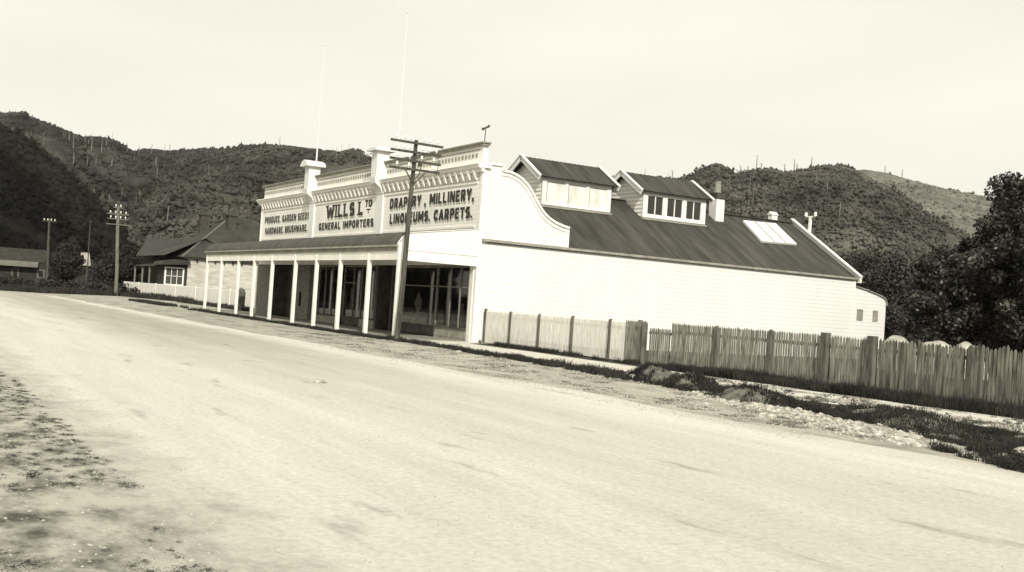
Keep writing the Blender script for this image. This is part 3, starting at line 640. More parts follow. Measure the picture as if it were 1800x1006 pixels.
# skylight
def on_roof(x,y,h=0):
    s=(SLZ-EZ)/(-SLX); nx=s/math.hypot(1,s); nz=1/math.hypot(1,s); return (x+nx*h, y, EZ-s*x+nz*h)
mb=MB(); q=[on_roof(-4.22,18.05,.10),on_roof(-4.35,20.55,.10),on_roof(-2.5,20.3,.10),on_roof(-2.38,17.7,.10)]; q2=[on_roof(-4.22,18.05,-.03),on_roof(-4.35,20.55,-.03),on_roof(-2.5,20.3,-.03),on_roof(-2.38,17.7,-.03)]
mb.quad(*q)
for i in range(4): mb.quad(q[i],q[(i+1)%4],q2[(i+1)%4],q2[i])
sk=P_('skylight',mb,M['white'])
mb=MB()
for t in (.34,.67): mb.bar(Vector(q[0]).lerp(Vector(q[1]),t)+Vector((.01,0,.02)), Vector(q[3]).lerp(Vector(q[2]),t)+Vector((.01,0,.02)),.03,.03)
P_('glazing_bar',mb,M['panel'],sk)
# chimney
mb=MB().box(-4.5,-3.95,15.95,16.5,6.3,7.75); ch=P_('chimney',mb,M['white'])
mb=MB().box(-4.56,-3.89,15.89,16.56,7.75,7.93).box(-4.52,-3.93,15.93,16.52,7.93,8.05); P_('chimney_cap',mb,M['brick'],ch)
mb=MB().lathe((-4.22,16.22,8.05),[(.17,0),(.15,.5),(.17,.62),(.12,.62),(.11,.1)],14); P_('chimney_pot',mb,M['panel'],ch)
# ridge cowl and insulator bracket
mb=MB().box(-5.05,-4.75,20.7,21.1,7.05,7.42).prism([(-5.1,7.42),(-4.7,7.42),(-4.9,7.6)],1,20.65,21.15); P_('roof_vent',mb,M['white'])
mb=MB().bar((-3.55,22.3,6.2),(-3.5,22.3,7.45),.13,.13); ib=P_('service_bracket',mb,M['trim'])
mb=MB().bar((-3.85,22.3,7.42),(-3.15,22.3,7.42),.05,.05); P_('cross_arm',mb,M['trim'],ib)
for dx in (-3.83,-3.17):
    mb=MB().lathe((dx,22.3,7.46),[(0,.2),(.06,.19),(.09,.11),(.07,.05),(.1,0),(.03,-.02)],10); P_('insulator',mb,M['china'],ib)

def dormer(y0,y1,kind):
    xl,xr,xm=-6.15,-3.3,-4.72; zt=7.6; zr=8.42
    mb=MB().box(xl,xr-.06,y0+.02,y1-.02,5.2,zt)
    mb.prism([(xl,zt),(xr-.06,zt),(xm,zr-.05)],1,y0+.02,y1-.02)
    # boards on the street-facing gable
    def um(z): return xr-.06 if z<zt else max(xm,xr-.06-(z-zt)*(xr-.06-xm)/(zr-.05-zt))
    def ul(z): return xl if z<zt else min(xm,xl+(z-zt)*(xm-xl)/(zr-.05-zt))
    lap(mb,1,y0+.02,-1,xl,xr-.06,6.1,zr-.1,.19,.035,umax=um,umin=ul)
    d=P_('dormer',mb,M['facade'])
    mb=MB(); s=(zr-7.55)/1.42
    ov=.32; n=40; yy=np.linspace(y0-ov,y1+ov*.7,n*3+1)
    for sg in (1,-1):
        b=len(mb.v)
        for y in yy:
            dd=.008*math.sin(y*2*PI/.25)
            mb.v.append((xm,y,zr+.10+dd)); mb.v.append((xm+sg*1.66,y,zr+.10-1.66*s+dd)); 
        for i in range(len(yy)-1): mb.f.append((b+2*i,b+2*i+1,b+2*i+3,b+2*i+2))
        b=len(mb.v)
        for y in (yy[0],yy[-1]): mb.v += [(xm,y,zr+.05),(xm+sg*1.66,y,zr+.05-1.66*s)]
        mb.f.append((b,b+1,b+3,b+2))
    P_('dormer_roof',mb,M['iron'],d)
    for yb in (y0-ov-.02,y1+ov*.7+.02):
        mb=MB()
        for sg in (1,-1): mb.bar((xm,yb,zr+.02),(xm+sg*1.72,yb,zr+.02-1.72*s),.045,.24); mb.bar((xm,yb,zr+.16),(xm+sg*1.74,yb,zr+.16-1.74*s),.16,.04)
        P_('barge_board',mb,M['white'],d)
    # window wall
    zb=6.28; w=(y1-y0); mb=MB(); fx=xr
    mb.box(fx-.05,fx+.03,y0,y1,7.36,7.58).box(fx-.05,fx+.03,y0,y1,zb-.03,zb+.09)
    c=[y0,y0+.30+.0,0,0]
    mw_=.16; ow=.24; pw=(w-2*ow-2*mw_)/3; ys=[]
    mb.box(fx-.05,fx+.03,y0,y0+ow,zb+.09,7.36).box(fx-.05,fx+.03,y1-ow,y1,zb+.09,7.36)
    y=y0+ow
    for k in range(3):
        ys.append((y,y+pw)); y+=pw
        if k<2: mb.box(fx-.05,fx+.03,y,y+mw_,zb+.09,7.36); y+=mw_
    P_('window_frame',mb,M['white'],d)
    mb=MB().box(fx-.02,fx+.12,y0-.06,y1+.06,6.13,6.22); P_('sill',mb,M['panel'],d)
    mb=MB().box(fx-.05,fx+.01,y0,y1,6.22,6.25); P_('flashing',mb,M['dark'],d)
    for a0,a1 in ys:
        mb=MB()
        if kind=='blind':
            mb.box(fx-.045,fx-.02,a0,a1,zb+.09,7.36); P_('pane',mb,M['blind'],d)
            mb=MB().box(fx-.02,fx+.0,a0+.02,a1-.02,7.28,7.31).box(fx-.02,fx,a0+.03,a0+.055,zb+.12,7.28); P_('sash',mb,M['panel'],d)
        else:
            mb.quad((fx-.04,a0,zb+.09),(fx-.04,a1,zb+.09),(fx-.04,a1,7.36),(fx-.04,a0,7.36)); P_('pane',mb,M['glass'],d)
            mb=MB().box(fx-.058,fx-.056,a0,a1,zb+.09,7.36); P_('blackout',mb,M['metal'],d)
            mb=MB(); am=(a0+a1)/2; t=.045
            mb.box(fx-.045,fx+.005,a0,a0+t*1.4,zb+.09,7.36).box(fx-.045,fx+.005,a1-t*1.4,a1,zb+.09,7.36).box(fx-.045,fx+.005,am-t/2,am+t/2,zb+.15,7.3).box(fx-.045,fx+.005,a0+t*1.4,a1-t*1.4,zb+.09,zb+.15).box(fx-.045,fx+.005,a0+t*1.4,a1-t*1.4,7.3,7.36)
            P_('sash',mb,M['trim'],d)
    return d
d1=dormer(4.92,8.78,'blind'); d1['label']='nearer dormer with three whitened panes'
d2=dormer(10.7,14.66,'sash'); d2['label']='farther dormer with three dark two-light sashes'

# ---- annex (curved-end lean-to)
an=[(L+.12,0),(L+.12,3.68),(L+1.0,3.54),(L+1.75,3.38),(L+2.15,3.28),(L+2.4,3.18),(L+2.52,3.02),(L+2.55,2.8),(L+2.55,0)]
mb=MB().prism(an,0,-6,-.02)
def amax(z):
    if z<2.8: return L+2.53
    for (y0,z0),(y1,z1) in zip(an[1:],an[2:]):
        if z1<=z<=z0 and z0!=z1: return y0+(y1-y0)*(z0-z)/(z0-z1)
    return L+.13
lap(mb,0,-.02,1,L+.13,L+2.5,0,3.66,.19,.011,umax=amax)
ax=P_('annex',mb,M['white'])
mb=MB()
for (y0,z0),(y1,z1) in zip(an[1:],an[2:-1]): mb.bar((-3,y0,z0+.03),(-3,y1,z1+.03),6.14,.05)
P_('annex_roof',mb,M['paleiron'],ax)
for y0,y1 in ((L+.42,L+.74),(L+1.62,L+1.88)):
    mb=MB().box(-.0,.03,y0-.05,y1+.05,2.0,2.05).box(0,.03,y0-.05,y0,2.05,2.5).box(0,.03,y1,y1+.05,2.05,2.5).box(0,.03,y0-.05,y1+.05,2.5,2.56); wf=P_('window',mb,M['panel'],ax)
    mb=MB().box(.001,.012,y0,y1,2.05,2.5); P_('pane',mb,M['paleiron'],wf)

# ---- front: upper facade
PX=[-19.25,-9.9]                    # pilasters
mb=MB().box(XW,-.17,.0,.3,3.1,7.0); lap(mb,1,0,-1,XW+.1,-.17,4.5,7.0,.17,.008); P_('facade',mb,M['facade'])
mb=MB().box(XW-.02,XW+.14,-.05,.1,0,7.0); P_('corner_board',mb,M['trim'])
bays=[(XW+.3,PX[0]-.42),(PX[0]+.42,PX[1]-.42),(PX[1]+.42,-.35)]
for b0,b1 in bays:
    mb=MB().box(b0,b1,-.05,-.002,6.42,6.48).box(b0,b1,-.035,-.002,6.49,6.52).box(b0,b1,-.05,-.002,4.62,4.72).box(b0,b1,-.035,-.002,6.72,6.75)
    P_('moulding',mb,M['trim'])
# cornice
P_('frieze',MB().box(XW+.16,-.18,-.02,-.0005,6.53,6.90),mat('frieze_painted_shade', .44, .56, 2, .7, .2))  # strip toned darker: shadow between the cornice brackets put into the colour
mb=MB()
mb.prism([(.0,6.86),(-.12,6.86),(-.14,6.96),(-.24,7.0),(-.28,7.1),(-.33,7.16),(-.31,7.2),(0,7.22)],0,XW-.35,.12); co=P_('cornice',mb,M['facade'])
mb=MB().prism([(.02,6.98),(.04,6.98),(.12,7.1),(.16,7.2),(.02,7.2)],1,-.45,.5) if False else MB().box(.02,.14,-.28,.3,7.02,7.19); P_('cornice_return',mb,M['trim'],co)
for b0,b1 in bays:
    n=int((b1-b0)/.52); 
    for k in range(n+1):
        x=b0+.12+(b1-b0-.24)*k/n
        mb=MB().prism([(-.003,6.55),(-.10,6.58),(-.16,6.72),(-.20,6.86),(-.22,6.985),(-.003,6.98)],0,x-.07,x+.07); P_('bracket',mb,M['facade'],co)
# parapet above
mb=MB().box(XW+.25,-.1,.0,.22,7.2,8.02); pa=P_('parapet',mb,M['facade'])
mb=MB().box(XW+.1,.08,-.16,.26,8.02,8.07).box(XW+.15,.02,-.1,.24,7.93,8.02); P_('capping',mb,M['panel'],pa)
for b0,b1 in bays:
    mb=MB(); x=b0+.1
    while x<b1-.15: mb.box(x,x+.15,-.035,-.002,7.5,7.66); x+=.30
    mb.box(b0,b1,-.03,-.002,7.78,7.81)
    o=P_('fretwork',mb,M['panel'],pa)
for i,x in enumerate(PX):
    zc = 8.55
    mb=MB().box(x-.36,x+.36,-.10,-.002,4.6,6.55); mb.box(x-.40,x+.40,-.14,-.002,6.55,6.62)
    mb.prism([(-.002,6.55),(-.14,6.6),(-.24,6.8),(-.5,7.0),(-.56,7.3),(-.002,7.3)],0,x-.3,x+.3)
    mb.box(x-.33,x+.33,-.5,.15,7.3,zc); pl=P_('pilaster',mb,M['white'])
    mb=MB().box(x-.56,x+.56,-.72,.36,zc,zc+.11)
    if i==0: mb.prism([(x-.56,zc+.11),(x+.56,zc+.11),(x+.35,zc+.26),(x,zc+.36),(x-.35,zc+.26)],1,-.72,.36)
    else: mb.box(x-.45,x+.45,-.61,.25,zc+.11,zc+.17)
    P_('pilaster_cap',mb,M['white'],pl)
for x,zb_,zt_,y in ((PX[0],8.9,15.4,.0),(PX[1]+.55,8.0,15.3,.45)):
    mb=MB().tube([(x,y,zb_),(x,y,zb_+1.2),(x,y,zb_+1.25),(x,y,zt_)],[.045,.04,.018,.012],8); fp=P_('flagpole',mb,M['white'])
    mb=MB().lathe((x,y,zt_),[(0,.10),(.04,.08),(.055,.04),(.04,0),(0,-.02)],10); P_('truck_ball',mb,M['white'],fp)
# little vane on the parapet end
mb=MB().tube([(-.15,.05,8.05),(-.12,.05,8.62)],.018,6); mb.bar((-.12,-.08,8.60),(-.12,.20,8.72),.04,.07).bar((-.12,-.12,8.58),(-.12,-.02,8.60),.05,.10).bar((-.12,.13,8.70),(-.12,.22,8.78),.03,.08); P_('finial',mb,M['metal'])

# ---- sign lettering: block capitals built from brush strokes, unit height 1
def arc(cx,cy,rx,ry,a0,a1,n=7): return [(cx+rx*math.cos(math.radians(a0+(a1-a0)*k/n)), cy+ry*math.sin(math.radians(a0+(a1-a0)*k/n))) for k in range(n+1)]
q_=.10
GL_={'I':(.24,[[(.12,0),(.12,1)]]),'L':(.62,[[(.12,0),(.12,1)],[(.12,q_),(.60,q_)]]),'E':(.64,[[(.12,0),(.12,1)],[(.12,q_),(.62,q_)],[(.12,.52),(.54,.52)],[(.12,1-q_),(.62,1-q_)]]),
'F':(.62,[[(.12,0),(.12,1)],[(.12,.52),(.54,.52)],[(.12,1-q_),(.62,1-q_)]]),'H':(.74,[[(.12,0),(.12,1)],[(.62,0),(.62,1)],[(.12,.5),(.62,.5)]]),'T':(.70,[[(.35,0),(.35,1)],[(.0,1-q_),(.70,1-q_)]]),
'N':(.78,[[(.12,0),(.12,1)],[(.66,0),(.66,1)],[(.14,.96),(.64,.04)]]),'M':(.96,[[(.12,0),(.12,1)],[(.84,0),(.84,1)],[(.14,.96),(.48,.22)],[(.48,.22),(.82,.96)]]),'W':(1.06,[[(.08,1),(.30,.02)],[(.30,.02),(.53,.80)],[(.53,.80),(.76,.02)],[(.76,.02),(.98,1)]]),
'A':(.80,[[(.10,0),(.40,.97)],[(.40,.97),(.70,0)],[(.22,.28),(.58,.28)]]),'Y':(.74,[[(.37,0),(.37,.48)],[(.37,.45),(.08,1)],[(.37,.45),(.66,1)]]),'U':(.74,[[(.12,1),(.12,.34)]+arc(.37,.34,.25,.24,180,360)+[(.62,1)]]),
'O':(.78,[arc(.39,.5,.27,.40,0,360,14)]),'C':(.72,[arc(.40,.5,.28,.40,42,318,11)]),'G':(.76,[arc(.40,.5,.28,.40,42,340,11),[(.44,.42),(.70,.42)],[(.66,.08),(.66,.44)]]),'D':(.74,[[(.12,0),(.12,1)],[(.12,q_),(.34,q_)]+arc(.34,.5,.28,.40,-90,90,8)+[(.12,1-q_)]]),
'P':(.68,[[(.12,0),(.12,1)],[(.12,1-q_),(.36,1-q_)]+arc(.36,.68,.22,.22,90,-90,6)+[(.12,.46)]]),'R':(.72,[[(.12,0),(.12,1)],[(.12,1-q_),(.36,1-q_)]+arc(.36,.69,.21,.21,90,-90,6)+[(.12,.48)],[(.34,.46),(.62,0)]]),
'B':(.70,[[(.12,0),(.12,1)],[(.12,1-q_),(.34,1-q_)]+arc(.34,.71,.19,.19,90,-90,6)+[(.12,.52)],[(.12,q_),(.36,q_)]+arc(.36,.31,.22,.21,-90,90,6)]),'S':(.68,[arc(.34,.70,.22,.20,30,270,8)+arc(.34,.30,.23,.20,90,-150,8)]),
',':(.24,[[(.14,.20),(.06,-.14)]]),'.':(.22,[[(.11,.0),(.11,.20)]]),' ':(.34,[])}
def strokes(mb, txt, x0, x1, z0, z1, wv, y, serif=False):
    adv=[]; x=0
    for ch in txt: adv.append(x); x+=GL_[ch][0]+.13
    sx=(x1-x0)/(x-.13); sz=z1-z0; k=0
    for ch,ax_ in zip(txt,adv):
        for pl in GL_[ch][1]:
            for (a0,b0),(a1,b1) in zip(pl,pl[1:]):
                p=Vector((x0+(ax_+a0)*sx, z0+b0*sz)); q=Vector((x0+(ax_+a1)*sx, z0+b1*sz)); d=q-p
                if d.length<1e-5: continue
                d.normalize(); n_=Vector((-d.y,d.x))
                hw=wv*(.5*abs(d.y)+.36*abs(d.x)); e=d*(hw*.25 if len(pl)>2 else 0); k+=1; yy=y-.00025*(k%9)
                mb.quad((p.x-e.x+n_.x*hw,yy,p.y-e.y+n_.y*hw),(q.x+e.x+n_.x*hw,yy,q.y+e.y+n_.y*hw),(q.x+e.x-n_.x*hw,yy,q.y+e.y-n_.y*hw),(p.x-e.x-n_.x*hw,yy,p.y-e.y-n_.y*hw))
        if serif and ch in 'WIL':
            for (sx_,zz) in {'W':((.08,1),(.98,1)),'I':((.12,1),(.12,0)),'L':((.12,1),(.12,0))}[ch]:
                cx_=x0+(ax_+sx_)*sx; hh=.034*1.0; zc=z0+(zz*sz-hh if zz else hh)
                mb.quad((cx_-.24,y-.003,zc-hh),(cx_+.24,y-.003,zc-hh),(cx_+.24,y-.003,zc+hh),(cx_-.24,y-.003,zc+hh))
    return mb
def lettering(txt, x0, x1, z0, z1, wv=.17, shade=(.05,-.11), serif=False):
    if shade: P_('lettering_shadow', strokes(MB(),txt,x0+shade[0],x1+shade[0],z0+shade[1],z1+shade[1],wv*.9,-.0095), M['shade'])
    P_('lettering', strokes(MB(),txt,x0,x1,z0,z1,wv,-.0135,serif), M['sign'])
lettering('DRAPERY , MILLINERY,',-8.85,-.62,5.76,6.24,.145)
lettering('LINOLEUMS. CARPETS.',-8.75,-.66,5.04,5.50,.145)
lettering('GENERAL IMPORTERS',-18.15,-10.65,5.00,5.38,.125,(.04,-.07))
lettering('WILLS',-17.1,-13.15,5.62,6.30,.22,(.05,-.12),True)
lettering('L',-12.7,-12.05,5.62,6.30,.22,(.05,-.12),True)
lettering('TD',-11.85,-10.95,5.98,6.33,.12,None)
lettering('T',-11.62,-11.15,5.64,5.88,.09,None)
lettering('PRODUCE. GARDEN SEEDS',-27.75,-19.75,5.68,6.08,.11,(.04,-.09))
lettering('HARDWARE. BRUSHWARE.',-27.6,-19.95,5.00,5.40,.11,(.04,-.09))

# ---- veranda
VY=-3.41; VX0=-27.9; VX1=.02
prof=[(0,4.56),(-.8,4.45),(-1.6,4.335),(-2.3,4.235),(-2.9,4.15),(-3.15,4.08),(-3.34,3.95),(-3.47,3.78),(-3.52,3.62)]
mb=MB(); xs=np.arange(VX0-.1,VX1+.05,.055); n=len(prof)
for x in xs:
    d=.022*math.sin(x*2*PI/.33)
    for (y,z) in prof: mb.v.append((x,y-(.6*d if z<4.1 else 0),z+d))
for i in range(len(xs)-1):
    for j in range(n-1): mb.f.append((i*n+j,(i+1)*n+j,(i+1)*n+j+1,i*n+j+1))
P_('veranda_roof',mb,M['iron2'])
mb=MB().box(VX0,VX1-.05,VY-.05,VY+.05,3.06,3.40); P_('fascia',mb,M['facade'])
mb=MB().box(VX0,VX1-.05,VY-.09,VY+.04,3.40,3.46).box(VX0,VX1-.05,VY-.06,VY+.02,3.46,3.60).bar((VX0,VY-.12,3.60),(VX1,VY-.12,3.60),.14,.07); P_('gutter',mb,M['panel'])
mb=MB()
for k in range(14): mb.box(VX0+2.1*k,VX0+2.1*k+.08,-3.3,0,3.5,3.6)
P_('rafters',mb,M['drab'])
posts=[0,-2.85,-5.95,-8.85,-11.7,-15.2,-18.2,-21.1,-24.5,-27.7]
for x in posts:
    mb=MB().box(x-.075,x+.075,VY-.075,VY+.075,0,3.06); po=P_('veranda_post',mb,M['trim'])
    mb=MB().box(x-.05,x+.05,VY-.075,VY-.05,3.06,3.4) if x<-.1 else MB().box(x-.09,x+.09,VY-.09,VY+.09,3.06,3.75)
    P_('post_head',mb,M['trim'],po)
# end panel facing +X
mb=MB().prism([(-3.38,3.06),(-.0,3.06),(-.0,4.55),(-.8,4.44),(-1.6,4.325),(-2.3,4.225),(-2.9,4.14),(-3.15,4.05),(-3.38,3.88)],0,-.04,0.02); P_('end_panel',mb,M['white'])
mb=MB().box(.02,.05,-3.33,-.03,3.46,3.52).box(.02,.04,-3.33,-.03,3.06,3.11); P_('moulding',mb,M['trim'])
mb=MB()
for (y0,z0),(y1,z1) in zip(prof,prof[1:]): mb.bar((.03,y0,z0+.01),(.03,y1,z1+.01),.06,.03)
P_('end_capping',mb,M['trim'])
# deck under veranda
mb=MB().box(XW,-.2,-3.7,.0,-.05,.035); P_('veranda_floor',mb,M['panel'])

# ---- shopfront (behind the posts)
# dark shop interior
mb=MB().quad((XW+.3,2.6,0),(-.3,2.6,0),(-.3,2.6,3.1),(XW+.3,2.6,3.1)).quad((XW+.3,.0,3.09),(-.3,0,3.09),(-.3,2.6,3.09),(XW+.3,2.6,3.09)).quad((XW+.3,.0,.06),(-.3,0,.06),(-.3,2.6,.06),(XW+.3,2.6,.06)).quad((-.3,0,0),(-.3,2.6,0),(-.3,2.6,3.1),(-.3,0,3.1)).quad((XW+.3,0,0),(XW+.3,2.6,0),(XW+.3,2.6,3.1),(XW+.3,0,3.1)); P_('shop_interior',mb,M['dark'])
def shop_window(x0,x1,mull,sill,y=0.0,top=3.08,transom=None,base='panel'):
    w=MB().box(x0,x0+.09,y-.04,y+.05,sill,top).box(x1-.09,x1,y-.04,y+.05,sill,top).box(x0+.09,x1-.09,y-.04,y+.05,top-.08,top)
    for m_ in mull: w.box(m_-.035,m_+.035,y-.04,y+.05,sill,top-.08)
    if transom: w.box(x0+.09,x1-.09,y-.02,y+.03,transom-.025,transom+.025)
    sw=P_('shop_window',w,M['oldpaint'])
    P_('sill',MB().box(x0,x1,y-.10,y+.06,sill-.07,sill),M['drab'],sw)
    P_('stall_riser',MB().box(x0,x1,y-.03,y+.05,.035,sill-.07).box(x0+.12,(x0+x1)/2-.06,y-.05,y-.031,.12,sill-.14).box((x0+x1)/2+.06,x1-.12,y-.05,y-.031,.12,sill-.14),M[base],sw)
    P_('pane',MB().quad((x0+.05,y,sill),(x1-.05,y,sill),(x1-.05,y,top-.05),(x0+.05,y,top-.05)),M['glass'],sw)
    return sw
shop_window(-3.35,-.45,[-2.1,-1.25],.55,0,3.08,2.2)
P_('door_jamb',MB().box(-.45,-.16,-.06,.1,0,3.09),M['trim'])
shop_window(-7.9,-3.55,[],.50,.25,3.08,2.2,'drab'); P_('return_wall',MB().box(-3.55,-3.36,.02,.3,0,3.08),M['drab'])
# entrance recess
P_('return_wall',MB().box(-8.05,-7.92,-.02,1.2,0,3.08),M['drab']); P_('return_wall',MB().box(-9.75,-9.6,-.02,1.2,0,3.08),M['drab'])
dr=P_('shop_door',MB().box(-9.5,-8.15,1.2,1.26,.05,2.3),M['drab'])
P_('door_glass',MB().box(-9.3,-8.35,1.185,1.199,1.0,2.15),M['glass'],dr)
shop_window(-11.6,-9.8,[-10.7],.50,0,3.08,None)
shop_window(-14.3,-11.75,[-13.0],.48,.18,3.08,2.2,'drab')
shop_window(-18.3,-14.45,[-17.4,-16.5,-15.5],.48,0,3.08,None)
P_('door_jamb',MB().box(-19.0,-18.35,-.01,.1,0,3.08),M['drab'])
# boarded portions
mb=MB().box(-21.9,-19.0,.0,.2,0,3.08); lap(mb,1,0,-1,-21.9,-19.0,.04,3.06,.2,.02); P_('boarded_front',mb,M['oldpaint'])
P_('letter_slot',MB().box(-20.5,-20.15,-.03,-.021,.75,1.55),M['dark'])
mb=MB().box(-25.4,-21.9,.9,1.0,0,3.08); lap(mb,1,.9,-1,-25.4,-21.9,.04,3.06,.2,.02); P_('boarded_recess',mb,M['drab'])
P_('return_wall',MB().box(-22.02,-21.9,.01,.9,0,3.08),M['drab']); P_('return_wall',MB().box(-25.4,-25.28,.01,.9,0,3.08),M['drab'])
mb=MB().box(-28.3,-25.4,.0,.2,0,3.08); lap(mb,1,0,-1,-28.3,-25.4,.04,3.06,.2,.02); P_('boarded_front',mb,M['oldpaint'])

# ---- goods in the windows
def thing(name,mb,m,label,cat,loc=(0,0,0),group=None,smooth=False):
    o=mb.build(name,m,None,loc,smooth); o.location=loc; return tag(o,label,cat,group)
mb=MB().prism([(-6.43,1.95),(-6.0,1.5),(-6.12,1.2),(-6.40,.98),(-6.80,1.42)],1,.62,.65); thing('display_cloth',mb,M['cloth'],'diamond-folded pale cloth hung in the large window behind the corner pole','cloth',(-6.4,.63,.9))
for k,(x,s) in enumerate(((-7.5,.40),(-6.3,.44),(-5.45,.42))):
    mb=MB().lathe((x,.75,.5),[(s*1.15,-.45),(s*1.1,.0),(s*.9,s*.7),(s*.45,s*1.15),(0,s*1.2)],12); thing('goods_heap',mb,M['cloth'] if k==1 else M['goods'],('dull rounded heap of goods at the left of the large window','bright heap of goods under the diamond cloth','dull heap of goods right of the one under the diamond cloth')[k],'goods',(x,.75,.06),smooth=True)
rd=random.Random(9)
for k in range(14):
    x=[-1.0,-1.7,-2.6,-8.9,-9.8,-10.8,-12.2,-13.4,-14.9,-15.9,-16.9,-17.7,-13.0,-16.2][k]; h=rd.uniform(.9,1.9); 
    mb=MB().tube([(x,.9,.5),(x+.03,.9,.5+h*.5),(x,.9,.5+h)],[.12,.11,.10],10); mb.box(x-.2,x+.2,.72,1.08,.07,.5)
    thing('fabric_roll',mb,M['goods'],'upright roll of stock standing inside the front windows of the store','fabric roll',(x,.9,.07),'rolls standing in the shop windows')

# ------------------------------------------------------------------ power poles
def ins(c,s=1): return MB().lathe(c,[(0,.14*s),(.035*s,.13*s),(.045*s,.08*s),(.035*s,.05*s),(.055*s,.02*s),(.02*s,0)],8)
def power_pole(base,top,r0_,r1_,arms,label,m,mi,braces=True,group=None,extra=None):
    t=T('power_pole',base,label,'power pole',group); b=Vector(base); tp=Vector(top)
    t.part('pole',MB().tube([b-Vector((0,0,.3)),b.lerp(tp,.33)+Vector((.02,.03,0)),b.lerp(tp,.66),tp],[r0_,r0_*.9,(r0_+r1_)/2,r1_],12),m)
    for (z,hl,tilt,ni,off) in arms:
        c=b.lerp(tp,(z-b.z)/(tp.z-b.z)); c=c+Vector((.12,off,0))
        am=t.part('cross_arm',MB().bar(c+Vector((0,-hl,tilt)),c+Vector((0,hl,-tilt)),.075,.085),m)
        for k in range(ni):
            f=-1+2*(k+.5)/ni if ni>1 else 0
            f=f*(1.0 if abs(f)>.2 else 1.6)
            q=c+Vector((0,f*hl*.95,-tilt*f+.10)); mb=ins(tuple(q),1.0 if mi=='small' else 1.35); mb.tube([q-Vector((0,0,.1)),q],.012,5)
            t.part('insulator',mb,M['china'],am)
    return t
mp_=power_pole((1.1,-3.83,0),(.98,-3.50,7.55),.105,.07,[(7.42,1.08,.01,6,.0),(7.07,1.05,.0,6,0),(6.74,1.05,.015,4,0),(6.42,1.03,.0,4,0)],'tall leaning four-armed power pole beside the corner veranda post','' or M['pole'],'small')
c=Vector((1.0,-3.56,6.3))
mp_.part('brace',MB().bar(c+Vector((.1,0,-.42)),c+Vector((.14,-.42,.12)),.03,.04).bar(c+Vector((.1,0,-.42)),c+Vector((.14,.42,.02)),.03,.04),M['metal'])
mp_.part('cable_loop',MB().tube([c+Vector((.1,.05,.45)),c+Vector((.14,.18,.38)),c+Vector((.14,.25,.2)),c+Vector((.12,.2,-.05)),c+Vector((.1,.06,-.2))],.02,6).tube([c+Vector((.1,.95,.75)),c+Vector((.12,.97,.4)),c+Vector((.1,.95,.0))],.012,5).box(c.x+.06,c.x+.2,c.y+.16,c.y+.28,c.z+.28,c.z+.42),M['metal'])
power_pole((-64,-2,0),(-64.1,-2.35,8.3),.17,.13,[(8.1,.45,0,2,.0),(7.5,.95,0,4,0),(7.05,.9,0,4,0),(6.55,1.05,0,0,0)],'pale power pole standing in front of the dark round tree by the house',M['palepole'],'big')
power_pole((-86,-5.2,0),(-86,-5.4,7.6),.15,.11,[(7.3,.75,0,4,0)],'dim power pole in front of the far dark tree at the left',M['pole'],'big')
power_pole((-96,-11.2,0),(-96,-11.2,6.2),.2,.16,[(5.9,.6,0,2,0)],'thick dark pole in front of the grey long building',M['post'],'big')
power_pole((-90,-.6,0),(-90,-.6,8.0),.07,.05,[(7.8,.2,0,0,0)],'thin mast beside the small gabled shed',M['pole'],'small')

# ------------------------------------------------------------------ fences
def pickets(mb,xa,xb,y,h,pitch,w,rd,jit=.0,z0=.05,tip=.05,ends=None):
    x=xa
    while x<xb-.01:
        hh=h+rd.uniform(-jit,jit)+(rd.random()<.12)*jit*1.5; lx=rd.uniform(-.004,.004)*(1+jit*40); ww=w*rd.uniform(.85,1.12)
        z00=z0
        mb.prism([(x-ww/2,z00),(x+ww/2,z00),(x+ww/2+lx,hh-tip),(x+lx,hh),(x-ww/2+lx,hh-tip)],1,y-.012,y+.008)
        x+=pitch*(1+rd.uniform(-.06,.06)*(1+jit*10))
    return mb
def fence(name,xa,xb,y,h,pitch,w,mp,posts_,label,cat,pw=.10,jit=.01,seed=1,rails=(.30,1.12),mpost='post',face=-1,group=None):
    rd=random.Random(seed); t=T(name,((xa+xb)/2,y,0),label,cat,group)
    t.part('pickets',pickets(MB(),xa+pitch/2,xb,y,h,pitch,w,rd,jit),mp)
    for z in rails: t.part('rail',MB().box(xa,xb,y+.010,y+.075,z-.045,z+.045),M[mpost])
    for p in posts_:
        x,ww = p if isinstance(p,tuple) else (p,pw)
        hh=h+rd.uniform(-.01,.04)
        t.part('post',MB().box(x-ww/2,x+ww/2,y-.07,y+.05,-.1,hh-.03).prism([(x-ww/2,hh-.03),(x+ww/2,hh-.03),(x,hh+.02)],1,y-.07,y+.05),M[mpost])
    return t
FY=.45
fence('picket_fence',.12,9.35,FY,1.34,.088,.056,M['picketpale'],[.2,2.15,4.2,6.35,8.55],'pale see-through picket fence in front of the white side wall of the store','fence',.075,.004,1)
fence('picket_fence',9.37,10.05,FY,1.38,.088,.066,M['picket'],[],'short dark run of pickets between the pale fence and the low gate','fence',.1,.01,2)
g1=T('garden_gate',(10.9,FY,0),'low sagging picket gate with dark round-topped post, between the pale and the grey fence','gate')
g1.part('gate_post',MB().lathe((10.42,FY-.05,0),[(.10,-.1),(.10,1.28),(.07,1.36),(0,1.39)],12),M['post'])
g1.part('gate_post',MB().box(10.12,10.26,FY-.06,FY+.06,0,1.36).prism([(10.06,1.2),(10.26,1.2),(10.36,1.30),(10.2,1.42),(10.08,1.40)],1,FY-.08,FY+.02),M['picket'])
g1.part('pickets',pickets(MB(),10.6,11.62,FY+.06,1.20,.092,.06,random.Random(3),.01),M['picket'])
g1.part('rail',MB().box(10.5,11.66,FY+.075,FY+.12,1.0,1.09).box(10.5,11.66,FY+.075,FY+.12,.3,.39),M['post'])
